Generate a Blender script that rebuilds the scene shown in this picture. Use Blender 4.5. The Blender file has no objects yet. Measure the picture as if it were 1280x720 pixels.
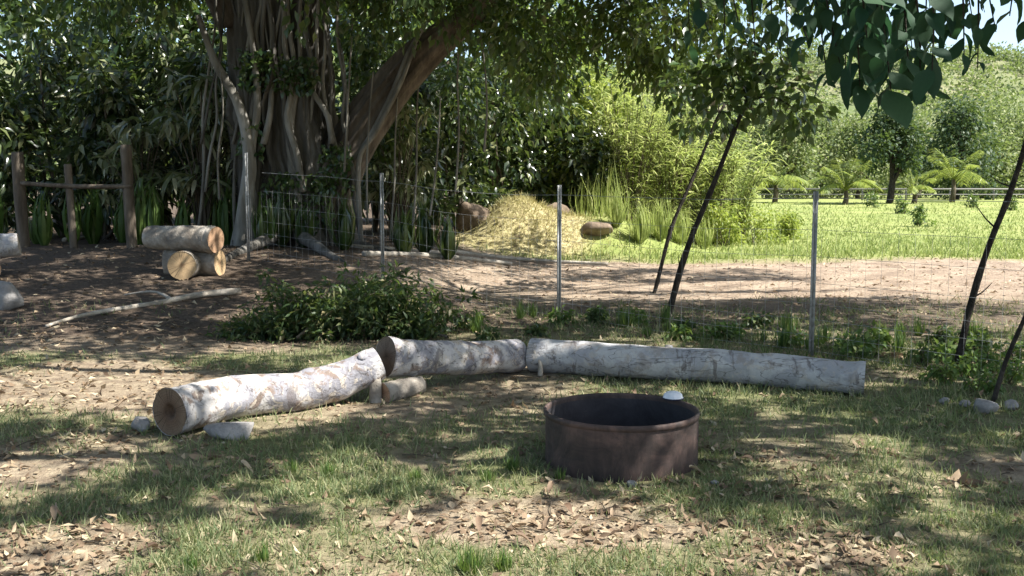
import bpy, math, random
import numpy as np
from mathutils import Vector, Matrix

# ------------------------------------------------------------------ camera, sky, sun, exposure
scene = bpy.context.scene
col = scene.collection
F, HOR, EYE = 1250.0, 235.0, 1.6
PITCH = math.atan((360 - HOR) / F)
cam_d = bpy.data.cameras.new('camera')
cam = bpy.data.objects.new('camera', cam_d)
col.objects.link(cam)
cam.location = (0, 0, EYE)
cam.rotation_euler = (math.pi / 2 - PITCH, 0, 0)
cam_d.sensor_width = 36
cam_d.angle = 2 * math.atan(640 / F)
cam_d.clip_start, cam_d.clip_end = 0.05, 3000
scene.camera = cam

SUN_EL = math.radians(52)
SUN_AZ = (0.955, -0.297)                     # horizontal direction towards the sun
SUN = np.array([SUN_AZ[0] * math.cos(SUN_EL), SUN_AZ[1] * math.cos(SUN_EL), math.sin(SUN_EL)])
world = bpy.data.worlds.new('World')
scene.world = world
world.use_nodes = True
wn = world.node_tree.nodes
sky = wn.new('ShaderNodeTexSky')
sky.sky_type = 'NISHITA'
sky.sun_disc = False
sky.sun_elevation = SUN_EL
sky.sun_rotation = math.atan2(SUN_AZ[0], SUN_AZ[1])
sky.air_density, sky.dust_density = 1.0, 1.6
world.node_tree.links.new(sky.outputs[0], wn['Background'].inputs[0])
wn['Background'].inputs[1].default_value = 0.1
sun_d = bpy.data.lights.new('sun', 'SUN')
sun_d.energy, sun_d.angle, sun_d.color = 4.9, math.radians(0.6), (1, .965, .91)
sun_o = bpy.data.objects.new('sun', sun_d)
col.objects.link(sun_o)
sun_o.rotation_euler = Vector(SUN).to_track_quat('Z', 'Y').to_euler()
vs = scene.view_settings
vs.view_transform, vs.look, vs.gamma, vs.exposure = 'Standard', 'None', 1, 1.5
vs.use_curve_mapping = False
scene.cycles.max_bounces = 7
scene.cycles.diffuse_bounces = 3
scene.cycles.glossy_bounces = 2
scene.cycles.transmission_bounces = 4
scene.cycles.sample_clamp_indirect = 4
scene.cycles.use_denoising = True

R = np.random.default_rng(11)
random.seed(5)

# ------------------------------------------------------------------ helpers
def ray(px, py):
    u, v = (px - 640) / F, (360 - py) / F
    c, s = math.cos(PITCH), math.sin(PITCH)
    return np.array([u, c + v * s, -s + v * c])

def at(px, py, Y):
    d = ray(px, py)
    return np.array([0, 0, EYE]) + d * (Y / d[1])

def sm(a, b, x):
    t = np.clip((np.asarray(x, float) - a) / (b - a), 0, 1)
    return t * t * (3 - 2 * t)

def vnoise(x, y, seed=0):
    x = np.asarray(x, float); y = np.asarray(y, float)
    xi, yi = np.floor(x).astype(np.int64), np.floor(y).astype(np.int64)
    fx, fy = x - xi, y - yi
    fx, fy = fx * fx * (3 - 2 * fx), fy * fy * (3 - 2 * fy)
    def h(a, b):
        n = (a * 374761393 + b * 668265263 + seed * 1442695041) & 0x7fffffff
        n = ((n ^ (n >> 13)) * 1274126177) & 0x7fffffff
        n = n ^ (n >> 16)
        return (n & 0xffff) / 65535.0
    a, b, c, d = h(xi, yi), h(xi + 1, yi), h(xi, yi + 1), h(xi + 1, yi + 1)
    return (a * (1 - fx) + b * fx) * (1 - fy) + (c * (1 - fx) + d * fx) * fy

def fbm(x, y, seed=0, o=3):
    t, a, s = 0, .5, 1
    for i in range(o):
        t = t + a * vnoise(np.asarray(x) * s + 17.3 * i, np.asarray(y) * s - 9.1 * i, seed + i)
        a *= .5; s *= 2.03
    return t / (1 - .5 ** o)

def base_h(x, y):
    x = np.asarray(x, float); y = np.asarray(y, float)
    z = .48 * sm(10.5, 19, y) * sm(1.2, -3.2, x)
    z = z + .65 * sm(30, 80, y)
    z = z + 1.0 * np.exp(-(((x - .0) / 1.0) ** 2 + ((y - 24.6) / 1.1) ** 2)) + .75 * np.exp(-(((x - 1.6) / 1.5) ** 2 + ((y - 24.8) / 1.2) ** 2)) * 1.0
    z = z + .45 * np.exp(-(((x - 3.0) / 1.2) ** 2 + ((y - 25.2) / 1.0) ** 2))
    return z

def hz(x, y):
    x = np.asarray(x, float); y = np.asarray(y, float)
    near = sm(90, 20, y)
    z = base_h(x, y) + (.10 * (fbm(x * .45, y * .45, 3, 2) - .5) + .035 * (fbm(x * 2.3, y * 2.3, 7, 3) - .5)) * near
    z = z + .10 * (fbm(x * .9, y * 2.0, 21, 3) - .5) * sm(12.5, 15, y) * sm(27, 23, y)
    return z

def h1(x, y):
    return float(hz(x, y))

def G(px, py, Y=None):
    """ground point under a picture point"""
    d = ray(px, py)
    t = 3.0
    for i in range(6000):
        p = d * t
        if EYE + p[2] <= h1(p[0], p[1]):
            break
        t += .012 + t * .0008
    return np.array([p[0], p[1], h1(p[0], p[1])])

def ell(px, py, rx, ry, k=1.0):
    """picture-sized patch -> real patch on the ground (x, y, rx, ry)"""
    g = G(px, py)
    d = g[1]
    return (g[0], d, rx * d / F, max(ry * d * d / (F * (EYE - g[2])), .12), k)

def in_ells(x, y, E):
    m = np.zeros_like(np.asarray(x, float))
    for ex, ey, rx, ry, k in E:
        q = np.sqrt(((x - ex) / rx) ** 2 + ((y - ey) / ry) ** 2)
        m = np.maximum(m, k * sm(1.15, .75, q))
    return m

# ---- node materials
def new_mat(name):
    m = bpy.data.materials.new(name)
    m.use_nodes = True
    nt = m.node_tree
    nt.nodes.clear()
    out = nt.nodes.new('ShaderNodeOutputMaterial')
    return m, nt, out

def ramp(nt, stops, fac):
    r = nt.nodes.new('ShaderNodeValToRGB')
    el = r.color_ramp.elements
    while len(el) < len(stops):
        el.new(.5)
    for e, (p, c) in zip(el, stops):
        e.position = p
        e.color = (*c, 1)
    nt.links.new(fac, r.inputs[0])
    return r.outputs[0]

def noise(nt, scale, detail=4, rough=.55, vec=None, dist=0):
    n = nt.nodes.new('ShaderNodeTexNoise')
    n.inputs['Scale'].default_value = scale
    n.inputs['Detail'].default_value = detail
    n.inputs['Roughness'].default_value = rough
    n.inputs['Distortion'].default_value = dist
    if vec is not None:
        nt.links.new(vec, n.inputs['Vector'])
    return n.outputs[0]

def coord(nt, kind='Object', scale=(1, 1, 1)):
    c = nt.nodes.new('ShaderNodeTexCoord')
    mp = nt.nodes.new('ShaderNodeMapping')
    mp.inputs['Scale'].default_value = scale
    nt.links.new(c.outputs[kind], mp.inputs[0])
    return mp.outputs[0]

def mix(nt, a, b, fac, mode='MIX'):
    n = nt.nodes.new('ShaderNodeMix')
    n.data_type = 'RGBA'
    n.blend_type = mode
    for sock, v in ((n.inputs[0], fac), (n.inputs[6], a), (n.inputs[7], b)):
        if isinstance(v, (int, float)):
            sock.default_value = v
        elif isinstance(v, tuple):
            sock.default_value = (*v, 1)
        else:
            nt.links.new(v, sock)
    return n.outputs[2]

def bump(nt, h, strength, dist=.02):
    b = nt.nodes.new('ShaderNodeBump')
    b.inputs['Strength'].default_value = strength
    b.inputs['Distance'].default_value = dist
    nt.links.new(h, b.inputs['Height'])
    return b.outputs[0]

def princ(nt, out, colr, rough=.8, spec=.3, normal=None, metal=0):
    p = nt.nodes.new('ShaderNodeBsdfPrincipled')
    if isinstance(colr, tuple):
        p.inputs['Base Color'].default_value = (*colr, 1)
    else:
        nt.links.new(colr, p.inputs['Base Color'])
    if isinstance(rough, (int, float)):
        p.inputs['Roughness'].default_value = rough
    else:
        nt.links.new(rough, p.inputs['Roughness'])
    p.inputs['Specular IOR Level'].default_value = spec
    p.inputs['Metallic'].default_value = metal
    if normal is not None:
        nt.links.new(normal, p.inputs['Normal'])
    nt.links.new(p.outputs[0], out.inputs[0])
    return p

def leaf_mat(name, stops, rough=.45, spec=.45, trans=.35, tcol=None, per='island'):
    m, nt, out = new_mat(name)
    if per == 'island':
        g = nt.nodes.new('ShaderNodeNewGeometry')
        fac = g.outputs['Random Per Island']
    else:
        g = nt.nodes.new('ShaderNodeObjectInfo')
        fac = g.outputs['Random']
    c = ramp(nt, stops, fac)
    v = noise(nt, 14, 2, .5, coord(nt, 'Object'))
    c = mix(nt, c, mix(nt, (.55, .5, .45), (1.3, 1.3, 1.2), v), .55, 'MULTIPLY')
    p = princ(nt, out, c, rough, spec)
    t = nt.nodes.new('ShaderNodeBsdfTranslucent')
    nt.links.new(mix(nt, c, tcol or (.35, .5, .08), .45), t.inputs[0])
    ms = nt.nodes.new('ShaderNodeMixShader')
    ms.inputs[0].default_value = trans
    nt.links.new(p.outputs[0], ms.inputs[1])
    nt.links.new(t.outputs[0], ms.inputs[2])
    nt.links.new(ms.outputs[0], out.inputs[0])
    return m

M = {}
M['leaf_dark'] = leaf_mat('leaf_dark', [(0, (.022, .05, .016)), (.6, (.045, .085, .022)), (1, (.085, .12, .03))], .32, .6, .25)
M['leaf_thicket'] = leaf_mat('leaf_thicket', [(0, (.010, .022, .010)), (.6, (.026, .045, .016)), (.8, (.07, .10, .035)), (1, (.26, .27, .14))], .3, .6, .18)  # dark end paints deep shade, pale end paints glints on glossy leaves
M['leaf_mid'] = leaf_mat('leaf_mid', [(0, (.045, .085, .02)), (.6, (.075, .13, .03)), (1, (.14, .18, .04))], .42, .5, .35)
M['leaf_fig'] = leaf_mat('leaf_fig', [(0, (.022, .045, .016)), (.7, (.042, .078, .022)), (1, (.12, .15, .04))], .35, .55, .3)
M['leaf_bright'] = leaf_mat('leaf_bright', [(0, (.13, .19, .035)), (.5, (.21, .27, .05)), (1, (.33, .36, .09))], .5, .35, .45, (.5, .6, .1))
M['leaf_cane'] = leaf_mat('leaf_cane', [(0, (.2, .26, .07)), (.5, (.31, .37, .12)), (1, (.48, .5, .21))], .55, .3, .45, (.5, .6, .15))
M['leaf_far'] = leaf_mat('leaf_far', [(0, (.09, .13, .055)), (.5, (.16, .195, .085)), (1, (.27, .29, .13))], .6, .3, .3)  # lightened and greyed to put distance haze into the leaf colour
M['leaf_fardark'] = leaf_mat('leaf_fardark', [(0, (.02, .045, .022)), (.6, (.04, .075, .03)), (1, (.07, .10, .04))], .55, .3, .2)
M['leaf_palm'] = leaf_mat('leaf_palm', [(0, (.14, .20, .04)), (1, (.28, .32, .07))], .45, .4, .35, (.5, .6, .1))
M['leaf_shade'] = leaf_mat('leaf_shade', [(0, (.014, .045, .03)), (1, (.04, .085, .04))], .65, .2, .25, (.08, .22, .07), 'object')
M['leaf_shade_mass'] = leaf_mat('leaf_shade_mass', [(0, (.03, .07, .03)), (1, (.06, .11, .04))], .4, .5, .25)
M['leaf_cut'] = leaf_mat('leaf_cut', [(0, (.022, .045, .018)), (.6, (.045, .08, .026)), (.85, (.10, .13, .045)), (1, (.2, .17, .09))], .5, .4, .3)
M['grass'] = leaf_mat('grass', [(0, (.085, .125, .055)), (.5, (.165, .205, .10)), (.8, (.28, .29, .16)), (1, (.40, .35, .23))], .6, .3, .35, (.4, .5, .12))
M['field_grass'] = leaf_mat('field_grass', [(0, (.13, .19, .05)), (.5, (.21, .26, .08)), (1, (.34, .35, .15))], .6, .25, .35, (.4, .5, .12))
M['weed'] = leaf_mat('weed', [(0, (.05, .10, .025)), (.7, (.09, .16, .035)), (1, (.2, .24, .07))], .5, .4, .3)
M['dry'] = leaf_mat('dry', [(0, (.11, .075, .05)), (.4, (.21, .15, .1)), (.75, (.31, .24, .16)), (1, (.48, .41, .29))], .75, .25, .15, (.5, .35, .2))
M['dry_one'] = leaf_mat('dry_one', [(0, (.14, .09, .06)), (.35, (.24, .17, .115)), (.7, (.34, .26, .18)), (1, (.52, .45, .33))], .7, .3, .15, (.5, .35, .2), 'object')

def bark_mat(name, c0, c1, c2, sc=3, stretch=(1, 1, .25), bs=.6, rough=.85):
    m, nt, out = new_mat(name)
    v = coord(nt, 'Object', stretch)
    n1 = noise(nt, sc, 5, .6, v)
    n2 = noise(nt, sc * 5, 4, .6, v)
    c = ramp(nt, [(.3, c0), (.5, c1), (.72, c2)], n1)
    c = mix(nt, c, mix(nt, (.5, .48, .45), (1.25, 1.25, 1.25), n2), .7, 'MULTIPLY')
    princ(nt, out, c, rough, .2, bump(nt, n2, bs, .03))
    return m
M['fig_bark'] = bark_mat('fig_bark', (.045, .042, .036), (.11, .103, .09), (.23, .22, .2), 2.2, bs=1.0)
M['fig_root'] = bark_mat('fig_root', (.09, .085, .07), (.19, .18, .155), (.33, .32, .29), 3)
M['fig_limb'] = bark_mat('fig_limb', (.05, .042, .034), (.12, .10, .08), (.25, .21, .17), 2.5, bs=1.0)
M['stem_dark'] = bark_mat('stem_dark', (.018, .015, .012), (.04, .034, .028), (.10, .085, .07), 14, (1, 1, .6), 1.0)
M['stem'] = bark_mat('stem', (.05, .04, .03), (.11, .09, .065), (.2, .17, .13), 6)
M['old_wood'] = bark_mat('old_wood', (.07, .055, .04), (.13, .105, .08), (.21, .175, .135), 4, (2, 2, .3))
M['stick'] = bark_mat('stick', (.25, .22, .18), (.40, .36, .30), (.55, .5, .43), 5, (1, 1, 1))
M['pile_bark'] = bark_mat('pile_bark', (.14, .12, .10), (.28, .25, .21), (.5, .46, .40), 4, (1, 1, 1))

def log_mat(name, pale, grey, brown, seed, wear=1.0):
    m, nt, out = new_mat(name)
    tc = nt.nodes.new('ShaderNodeTexCoord')
    mp = nt.nodes.new('ShaderNodeMapping')
    mp.inputs['Location'].default_value = (seed, seed * 2, 0)
    nt.links.new(tc.outputs['Object'], mp.inputs[0])
    v = mp.outputs[0]
    n1 = noise(nt, 3.6, 4, .6, v, .5)
    n2 = noise(nt, 7, 5, .65, v, .3)
    n3 = noise(nt, 45, 3, .6, v)
    c = mix(nt, grey, pale, ramp(nt, [(.46, (0, 0, 0)), (.54, (1, 1, 1))], n1))
    c = mix(nt, c, brown, ramp(nt, [(.53, (0, 0, 0)), (.60, (.85 * wear,) * 3)], n2))
    c = mix(nt, c, (.5, .44, .36), ramp(nt, [(.56, (0, 0, 0)), (.62, (.7 * wear,) * 3)], noise(nt, 7, 3, .6, mp.outputs[0], 2.)))
    c = mix(nt, c, (.05, .042, .04), ramp(nt, [(.60, (0, 0, 0)), (.66, (.8 * wear,) * 3)], noise(nt, 11, 5, .7, v, 1.2)))
    ck = noise(nt, 1.0, 3, .55, coord(nt, 'Object', (1.3, 9, 9)), .3)
    c = mix(nt, c, (.07, .06, .055), ramp(nt, [(.487, (0, 0, 0)), (.5, (.75,) * 3), (.513, (0, 0, 0))], ck))
    sc_ = noise(nt, 1.0, 4, .6, coord(nt, 'Object', (16, 4, 4)))
    c = mix(nt, c, (.12, .10, .095), ramp(nt, [(.60, (0, 0, 0)), (.66, (.7,) * 3)], sc_))
    c = mix(nt, c, mix(nt, (.7, .69, .67), (1.15, 1.15, 1.15), n3), .6, 'MULTIPLY')
    princ(nt, out, c, .8, .25, bump(nt, mix(nt, n3, n2, .5), .55, .02))
    return m
M['log_bark'] = log_mat('log_bark', (.45, .43, .415), (.235, .23, .25), (.18, .13, .10), 0)
M['log_bark_grey'] = log_mat('log_bark_grey', (.46, .455, .45), (.34, .34, .35), (.23, .19, .155), 3.7, .6)

def cut_mat(name, outer, inner, heart, hr=.12):
    m, nt, out = new_mat(name)
    v = coord(nt, 'Object')
    ln = nt.nodes.new('ShaderNodeVectorMath'); ln.operation = 'LENGTH'
    nt.links.new(v, ln.inputs[0])
    n = noise(nt, 12, 4, .6, v)
    ad = nt.nodes.new('ShaderNodeMath'); ad.operation = 'MULTIPLY_ADD'
    nt.links.new(n, ad.inputs[0]); ad.inputs[1].default_value = .06
    nt.links.new(ln.outputs['Value'], ad.inputs[2])
    sn = nt.nodes.new('ShaderNodeMath'); sn.operation = 'MULTIPLY'
    nt.links.new(ad.outputs[0], sn.inputs[0]); sn.inputs[1].default_value = 420
    si = nt.nodes.new('ShaderNodeMath'); si.operation = 'SINE'
    nt.links.new(sn.outputs[0], si.inputs[0])
    mr = nt.nodes.new('ShaderNodeMapRange')
    nt.links.new(si.outputs[0], mr.inputs[0]); mr.inputs[1].default_value = -1
    c = ramp(nt, [(.03, heart), (.03 + hr * .5, inner), (.17, outer)], ad.outputs[0])
    c = mix(nt, c, mix(nt, (.75, .72, .7), (1.1, 1.1, 1.1), mr.outputs[0]), .5, 'MULTIPLY')
    c = mix(nt, c, mix(nt, (.6, .55, .5), (1.2, 1.2, 1.2), n), .5, 'MULTIPLY')
    nv = nt.nodes.new('ShaderNodeVectorMath'); nv.operation = 'NORMALIZE'
    nt.links.new(v, nv.inputs[0])
    rad = noise(nt, 2.6, 3, .6, nv.outputs[0])
    c = mix(nt, c, (.03, .022, .016), ramp(nt, [(.485, (0, 0, 0)), (.5, (.85,) * 3), (.515, (0, 0, 0))], rad))
    princ(nt, out, c, .85, .15, bump(nt, n, .4, .01))
    return m
M['cut_old'] = cut_mat('cut_old', (.19, .135, .09), (.14, .092, .06), (.015, .01, .008), .14)
M['cut_grey'] = cut_mat('cut_grey', (.15, .125, .10), (.11, .09, .072), (.05, .04, .03), .1)
M['cut_fresh'] = cut_mat('cut_fresh', (.46, .33, .19), (.52, .37, .21), (.33, .2, .11))
M['cut_orange'] = cut_mat('cut_orange', (.40, .255, .16), (.42, .27, .17), (.28, .16, .10))

def stone_mat(name, a, b):
    m, nt, out = new_mat(name)
    v = coord(nt, 'Object')
    n = noise(nt, 6, 6, .6, v); n2 = noise(nt, 40, 4, .6, v)
    c = ramp(nt, [(.3, a), (.7, b)], n)
    c = mix(nt, c, mix(nt, (.7, .7, .7), (1.2, 1.2, 1.2), n2), .6, 'MULTIPLY')
    princ(nt, out, c, .9, .2, bump(nt, n2, .5, .02))
    return m
M['stone'] = stone_mat('stone', (.16, .15, .14), (.36, .345, .33))
M['stone_brown'] = stone_mat('stone_brown', (.09, .065, .045), (.26, .2, .145))

def metal_mat():
    m, nt, out = new_mat('galvanised')
    n = noise(nt, 30, 4, .6, coord(nt, 'Object'))
    princ(nt, out, ramp(nt, [(.3, (.22, .22, .21)), (.7, (.42, .43, .43))], n), .55, .4, None, .35)
    return m
M['galv'] = metal_mat()

def rust_mat(name, dark):
    m, nt, out = new_mat(name)
    v = coord(nt, 'Object')
    n1 = noise(nt, 4.5, 6, .7, v, .8); n2 = noise(nt, 22, 5, .65, v); n3 = noise(nt, 9, 4, .6, coord(nt, 'Object', (1, 1, .2)))
    if dark:
        c = ramp(nt, [(.3, (.02, .019, .02)), (.6, (.045, .042, .045)), (.8, (.09, .075, .07))], n1)
    else:
        c = ramp(nt, [(.34, (.03, .025, .022)), (.5, (.07, .05, .043)), (.64, (.12, .08, .065))], n1)
        c = mix(nt, c, (.02, .018, .017), ramp(nt, [(.5, (0, 0, 0)), (.75, (.8, .8, .8))], n3))
    c = mix(nt, c, mix(nt, (.65, .6, .6), (1.25, 1.2, 1.2), n2), .7, 'MULTIPLY')
    princ(nt, out, c, ramp(nt, [(.3, (.55,) * 3), (.7, (.85,) * 3)], n2), .35, bump(nt, n2, .35, .008), .15)
    return m
M['rust'] = rust_mat('rust', False)
M['soot'] = rust_mat('soot', True)

def plain(name, c, rough=.5, spec=.4):
    m, nt, out = new_mat(name)
    n = noise(nt, 25, 3, .5, coord(nt, 'Object'))
    princ(nt, out, mix(nt, c, mix(nt, (.8, .8, .8), (1.08, 1.08, 1.08), n), .8, 'MULTIPLY'), rough, spec)
    return m
M['white'] = plain('white_enamel', (.78, .78, .80), .35, .5)
M['navy'] = plain('navy_plastic', (.02, .025, .05), .5, .4)
M['rail'] = plain('pale_rail', (.2, .19, .175), .7, .3)
M['ash'] = stone_mat('ash', (.05, .05, .055), (.16, .16, .17))
M['char'] = stone_mat('char', (.012, .012, .012), (.05, .045, .045))

# ---- mesh helpers
def link(name, me, mat, parent=None):
    o = bpy.data.objects.new(name, me)
    col.objects.link(o)
    if mat is not None and len(me.materials) == 0:
        me.materials.append(mat)
    if parent is not None:
        o.parent = parent
        o.matrix_parent_inverse = Matrix.Translation(parent.location).inverted() if parent.type == 'EMPTY' else Matrix()
    return o

def mesh_np(name, V, faces, smooth=False):
    """faces: list of int arrays (n,k)"""
    V = np.asarray(V, np.float32).reshape(-1, 3)
    me = bpy.data.meshes.new(name)
    me.vertices.add(len(V))
    me.vertices.foreach_set('co', V.ravel())
    loops = np.concatenate([f.ravel() for f in faces]).astype(np.int32)
    sizes = np.concatenate([np.full(len(f), f.shape[1], np.int32) for f in faces])
    starts = np.concatenate([[0], np.cumsum(sizes)[:-1]]).astype(np.int32)
    me.loops.add(len(loops))
    me.loops.foreach_set('vertex_index', loops)
    me.polygons.add(len(sizes))
    me.polygons.foreach_set('loop_start', starts)
    me.polygons.foreach_set('loop_total', sizes)
    if smooth:
        me.polygons.foreach_set('use_smooth', np.ones(len(sizes), bool))
    me.update(calc_edges=True)
    me.validate()
    return me

class MB:
    def __init__(s):
        s.V, s.Fs, s.n = [], {}, 0
    def add(s, V, faces):
        V = np.asarray(V, float).reshape(-1, 3)
        for f in faces:
            f = np.asarray(f, np.int64)
            if f.size == 0: continue
            s.Fs.setdefault(f.shape[1], []).append(f + s.n)
        s.V.append(V); s.n += len(V)
        return s
    def build(s, name, mat, parent=None, smooth=True):
        me = mesh_np(name, np.concatenate(s.V), [np.concatenate(v) for v in s.Fs.values()], smooth)
        return link(name, me, mat, parent)

def unit(a):
    a = np.asarray(a, float)
    return a / np.maximum(np.linalg.norm(a, axis=-1, keepdims=True), 1e-9)

def tube(P, r, seg=8, caps=True, bumpy=0, seed=0, flute=None):
    P = np.asarray(P, float); n = len(P)
    r = np.broadcast_to(np.asarray(r, float), (n,))
    T = unit(np.gradient(P, axis=0))
    up = np.array([0, 0, 1.]) if abs(T[:, 2]).mean() < .8 else np.array([1., 0, 0])
    A = unit(np.cross(T, up)); B = np.cross(A, T)
    a = np.arange(seg) / seg * 2 * np.pi
    rad = np.ones((n, seg))
    if bumpy:
        s = np.linspace(0, 1, n)[:, None] * min(n * .35, 11)
        rad = rad + bumpy * (fbm(s + 0 * a, np.cos(a)[None] * 1.3 + np.sin(a)[None] * 2.1 + 0 * s, seed, 3) - .5) * 2
    if flute is not None:
        rad = rad * flute(np.linspace(0, 1, n)[:, None], a[None])
    ring = (A[:, None] * np.cos(a)[None, :, None] + B[:, None] * np.sin(a)[None, :, None]) * (rad * r[:, None])[..., None]
    V = (P[:, None] + ring).reshape(-1, 3)
    i = np.arange(n - 1)[:, None] * seg; j = np.arange(seg)[None]; k = (j + 1) % seg
    q = np.stack([i + j, i + k, i + seg + k, i + seg + j], -1).reshape(-1, 4)
    fs = [q]
    if caps:
        V = np.vstack([V, P[0], P[-1]])
        jj = np.arange(seg); kk = (jj + 1) % seg
        c0, c1 = n * seg, n * seg + 1
        fs.append(np.stack([np.full(seg, c0), kk, jj], -1))
        fs.append(np.stack([np.full(seg, c1), (n - 1) * seg + jj, (n - 1) * seg + kk], -1))
    return V, fs

def path(pts, n):
    """smooth resample through points"""
    P = np.asarray(pts, float)
    t = np.linspace(0, len(P) - 1, n)
    out = []
    for tt in t:
        i = min(int(tt), len(P) - 2); f = tt - i
        p0, p1, p2, p3 = P[max(i - 1, 0)], P[i], P[i + 1], P[min(i + 2, len(P) - 1)]
        out.append(.5 * ((2 * p1) + (-p0 + p2) * f + (2 * p0 - 5 * p1 + 4 * p2 - p3) * f * f + (-p0 + 3 * p1 - 3 * p2 + p3) * f ** 3))
    return np.array(out)

def box(c, s, rz=0):
    x, y, z = np.array(s) / 2
    V = np.array([[a, b, d] for a in (-x, x) for b in (-y, y) for d in (-z, z)])
    if rz:
        cs, sn = math.cos(rz), math.sin(rz)
        V = V @ np.array([[cs, sn, 0], [-sn, cs, 0], [0, 0, 1]])
    f = np.array([[0, 1, 3, 2], [4, 6, 7, 5], [0, 4, 5, 1], [2, 3, 7, 6], [0, 2, 6, 4], [1, 5, 7, 3]])
    return V + np.array(c), [f]

# leaf templates: (u along, v side, w normal), triangles / quads
T2 = (np.array([[0, 0, 0], [.42, -.5, .03], [1, 0, -.1], [.42, .5, .03]]), [np.array([[0, 1, 2, 3]])])
T4 = (np.array([[0, 0, 0], [.42, -.5, .09], [.45, 0, 0], [.42, .5, .09], [1, 0, -.16]]),
      [np.array([[0, 1, 2], [0, 2, 3], [2, 1, 4], [2, 4, 3]])])
_st = [(.0, .03), (.12, .3), (.32, .48), (.55, .46), (.78, .28), (.93, .09)]
_v = []
for u, w in _st:
    z = -.22 * u * u
    _v += [[u, -w, z + .16 * w], [u, 0, z], [u, w, z + .16 * w]]
_v.append([1.0, 0, -.24])
_q = [[3 * i + a, 3 * i + a + 1, 3 * i + a + 4, 3 * i + a + 3] for i in range(5) for a in (0, 1)]
TN = (np.array(_v), [np.array(_q), np.array([[15, 16, 18], [16, 17, 18]])])
TB = (np.array([[0, -.5, 0], [0, .5, 0], [.5, -.36, -.06], [.5, .36, -.06], [1, 0, -.3]]),
      [np.array([[0, 2, 3, 1]]), np.array([[2, 4, 3]])])
TS = (np.array([[0, -.3, 0], [0, .3, 0], [.3, -.5, .02], [.3, .5, .02], [.65, -.42, -.12], [.65, .42, -.12], [1, 0, -.5]]),
      [np.array([[0, 2, 3, 1], [2, 4, 5, 3]]), np.array([[4, 6, 5]])])

def batch(P, D, N, L, W, tpl=T4, curl=None):
    P = np.asarray(P, float); n = len(P)
    D = unit(D); S = unit(np.cross(D, N)); Nn = np.cross(S, D)
    u, v, w = tpl[0].T
    L = np.broadcast_to(L, (n,)); W = np.broadcast_to(W, (n,))
    cu = np.ones(n) if curl is None else curl
    V = (P[:, None] + D[:, None] * (u[None, :, None] * L[:, None, None]) + S[:, None] * (v[None, :, None] * W[:, None, None])
         + Nn[:, None] * (w[None, :, None] * (L * cu)[:, None, None]))
    k = len(u)
    fs = [(f[None] + (np.arange(n) * k)[:, None, None]).reshape(-1, f.shape[1]) for f in tpl[1]]
    return V.reshape(-1, 3), fs

def rnd_dir(n):
    return unit(R.normal(size=(n, 3)))

def clump_leaves(C, r, per, L, tpl=T4, ratio=.5, droop=.5, flat=.8, filt=None):
    """leaves spread through round clumps with centres C and radii r"""
    C = np.asarray(C, float); r = np.broadcast_to(np.asarray(r, float), (len(C),))
    c = np.repeat(C, per, 0); rr = np.repeat(r, per)
    d = rnd_dir(len(c))
    p = c + d * (rr * R.uniform(.35, 1.05, len(c)))[:, None] * np.array([1, 1, flat])
    if filt is not None:
        k = filt(p); p, d = p[k], d[k]
    n = len(p)
    D = d + R.normal(size=(n, 3)) * .6 + np.array([0, 0, -droop])
    N = R.normal(size=(n, 3)) * .6 + np.array([0, 0, 1.])
    l = L * R.uniform(.6, 1.25, n)
    return batch(p, D, N, l, l * ratio * R.uniform(.8, 1.2, n), tpl)

def empty(name, loc, label=None, cat=None, group=None):
    o = bpy.data.objects.new(name, None)
    o.empty_display_size = .1
    o.location = [float(v) for v in loc]
    col.objects.link(o)
    tag(o, label, cat, group)
    return o

def tag(o, label=None, cat=None, group=None, kind=None):
    if label: o['label'] = label
    if cat: o['category'] = cat
    if group: o['group'] = group
    if kind: o['kind'] = kind
    return o

# ------------------------------------------------------------------ where light reaches the yard
LIT = [ell(90, 478, 165, 30), ell(55, 585, 100, 40, .95), ell(70, 690, 130, 44, .95), ell(455, 602, 105, 30, .85), ell(625, 592, 55, 34),
       ell(640, 690, 340, 60), ell(900, 655, 130, 26, .85), ell(960, 705, 230, 36, .9), ell(400, 690, 120, 34, .8), ell(330, 505, 130, 30), ell(420, 470, 60, 26), ell(335, 440, 80, 12, .9),
       ell(560, 452, 85, 14, .7), ell(1095, 558, 50, 11), ell(1180, 604, 45, 14, .8), ell(1250, 440, 60, 22, .75), ell(820, 600, 40, 22, .8),
       ell(560, 545, 60, 12, .5), ell(600, 384, 30, 6, .7), ell(1110, 430, 30, 12, .8), ell(720, 530, 20, 10, .4), ell(455, 385, 40, 10, .5),
       ell(250, 322, 50, 14, .8), ell(250, 665, 60, 22, .5), ell(60, 345, 60, 5, .6)]

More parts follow.
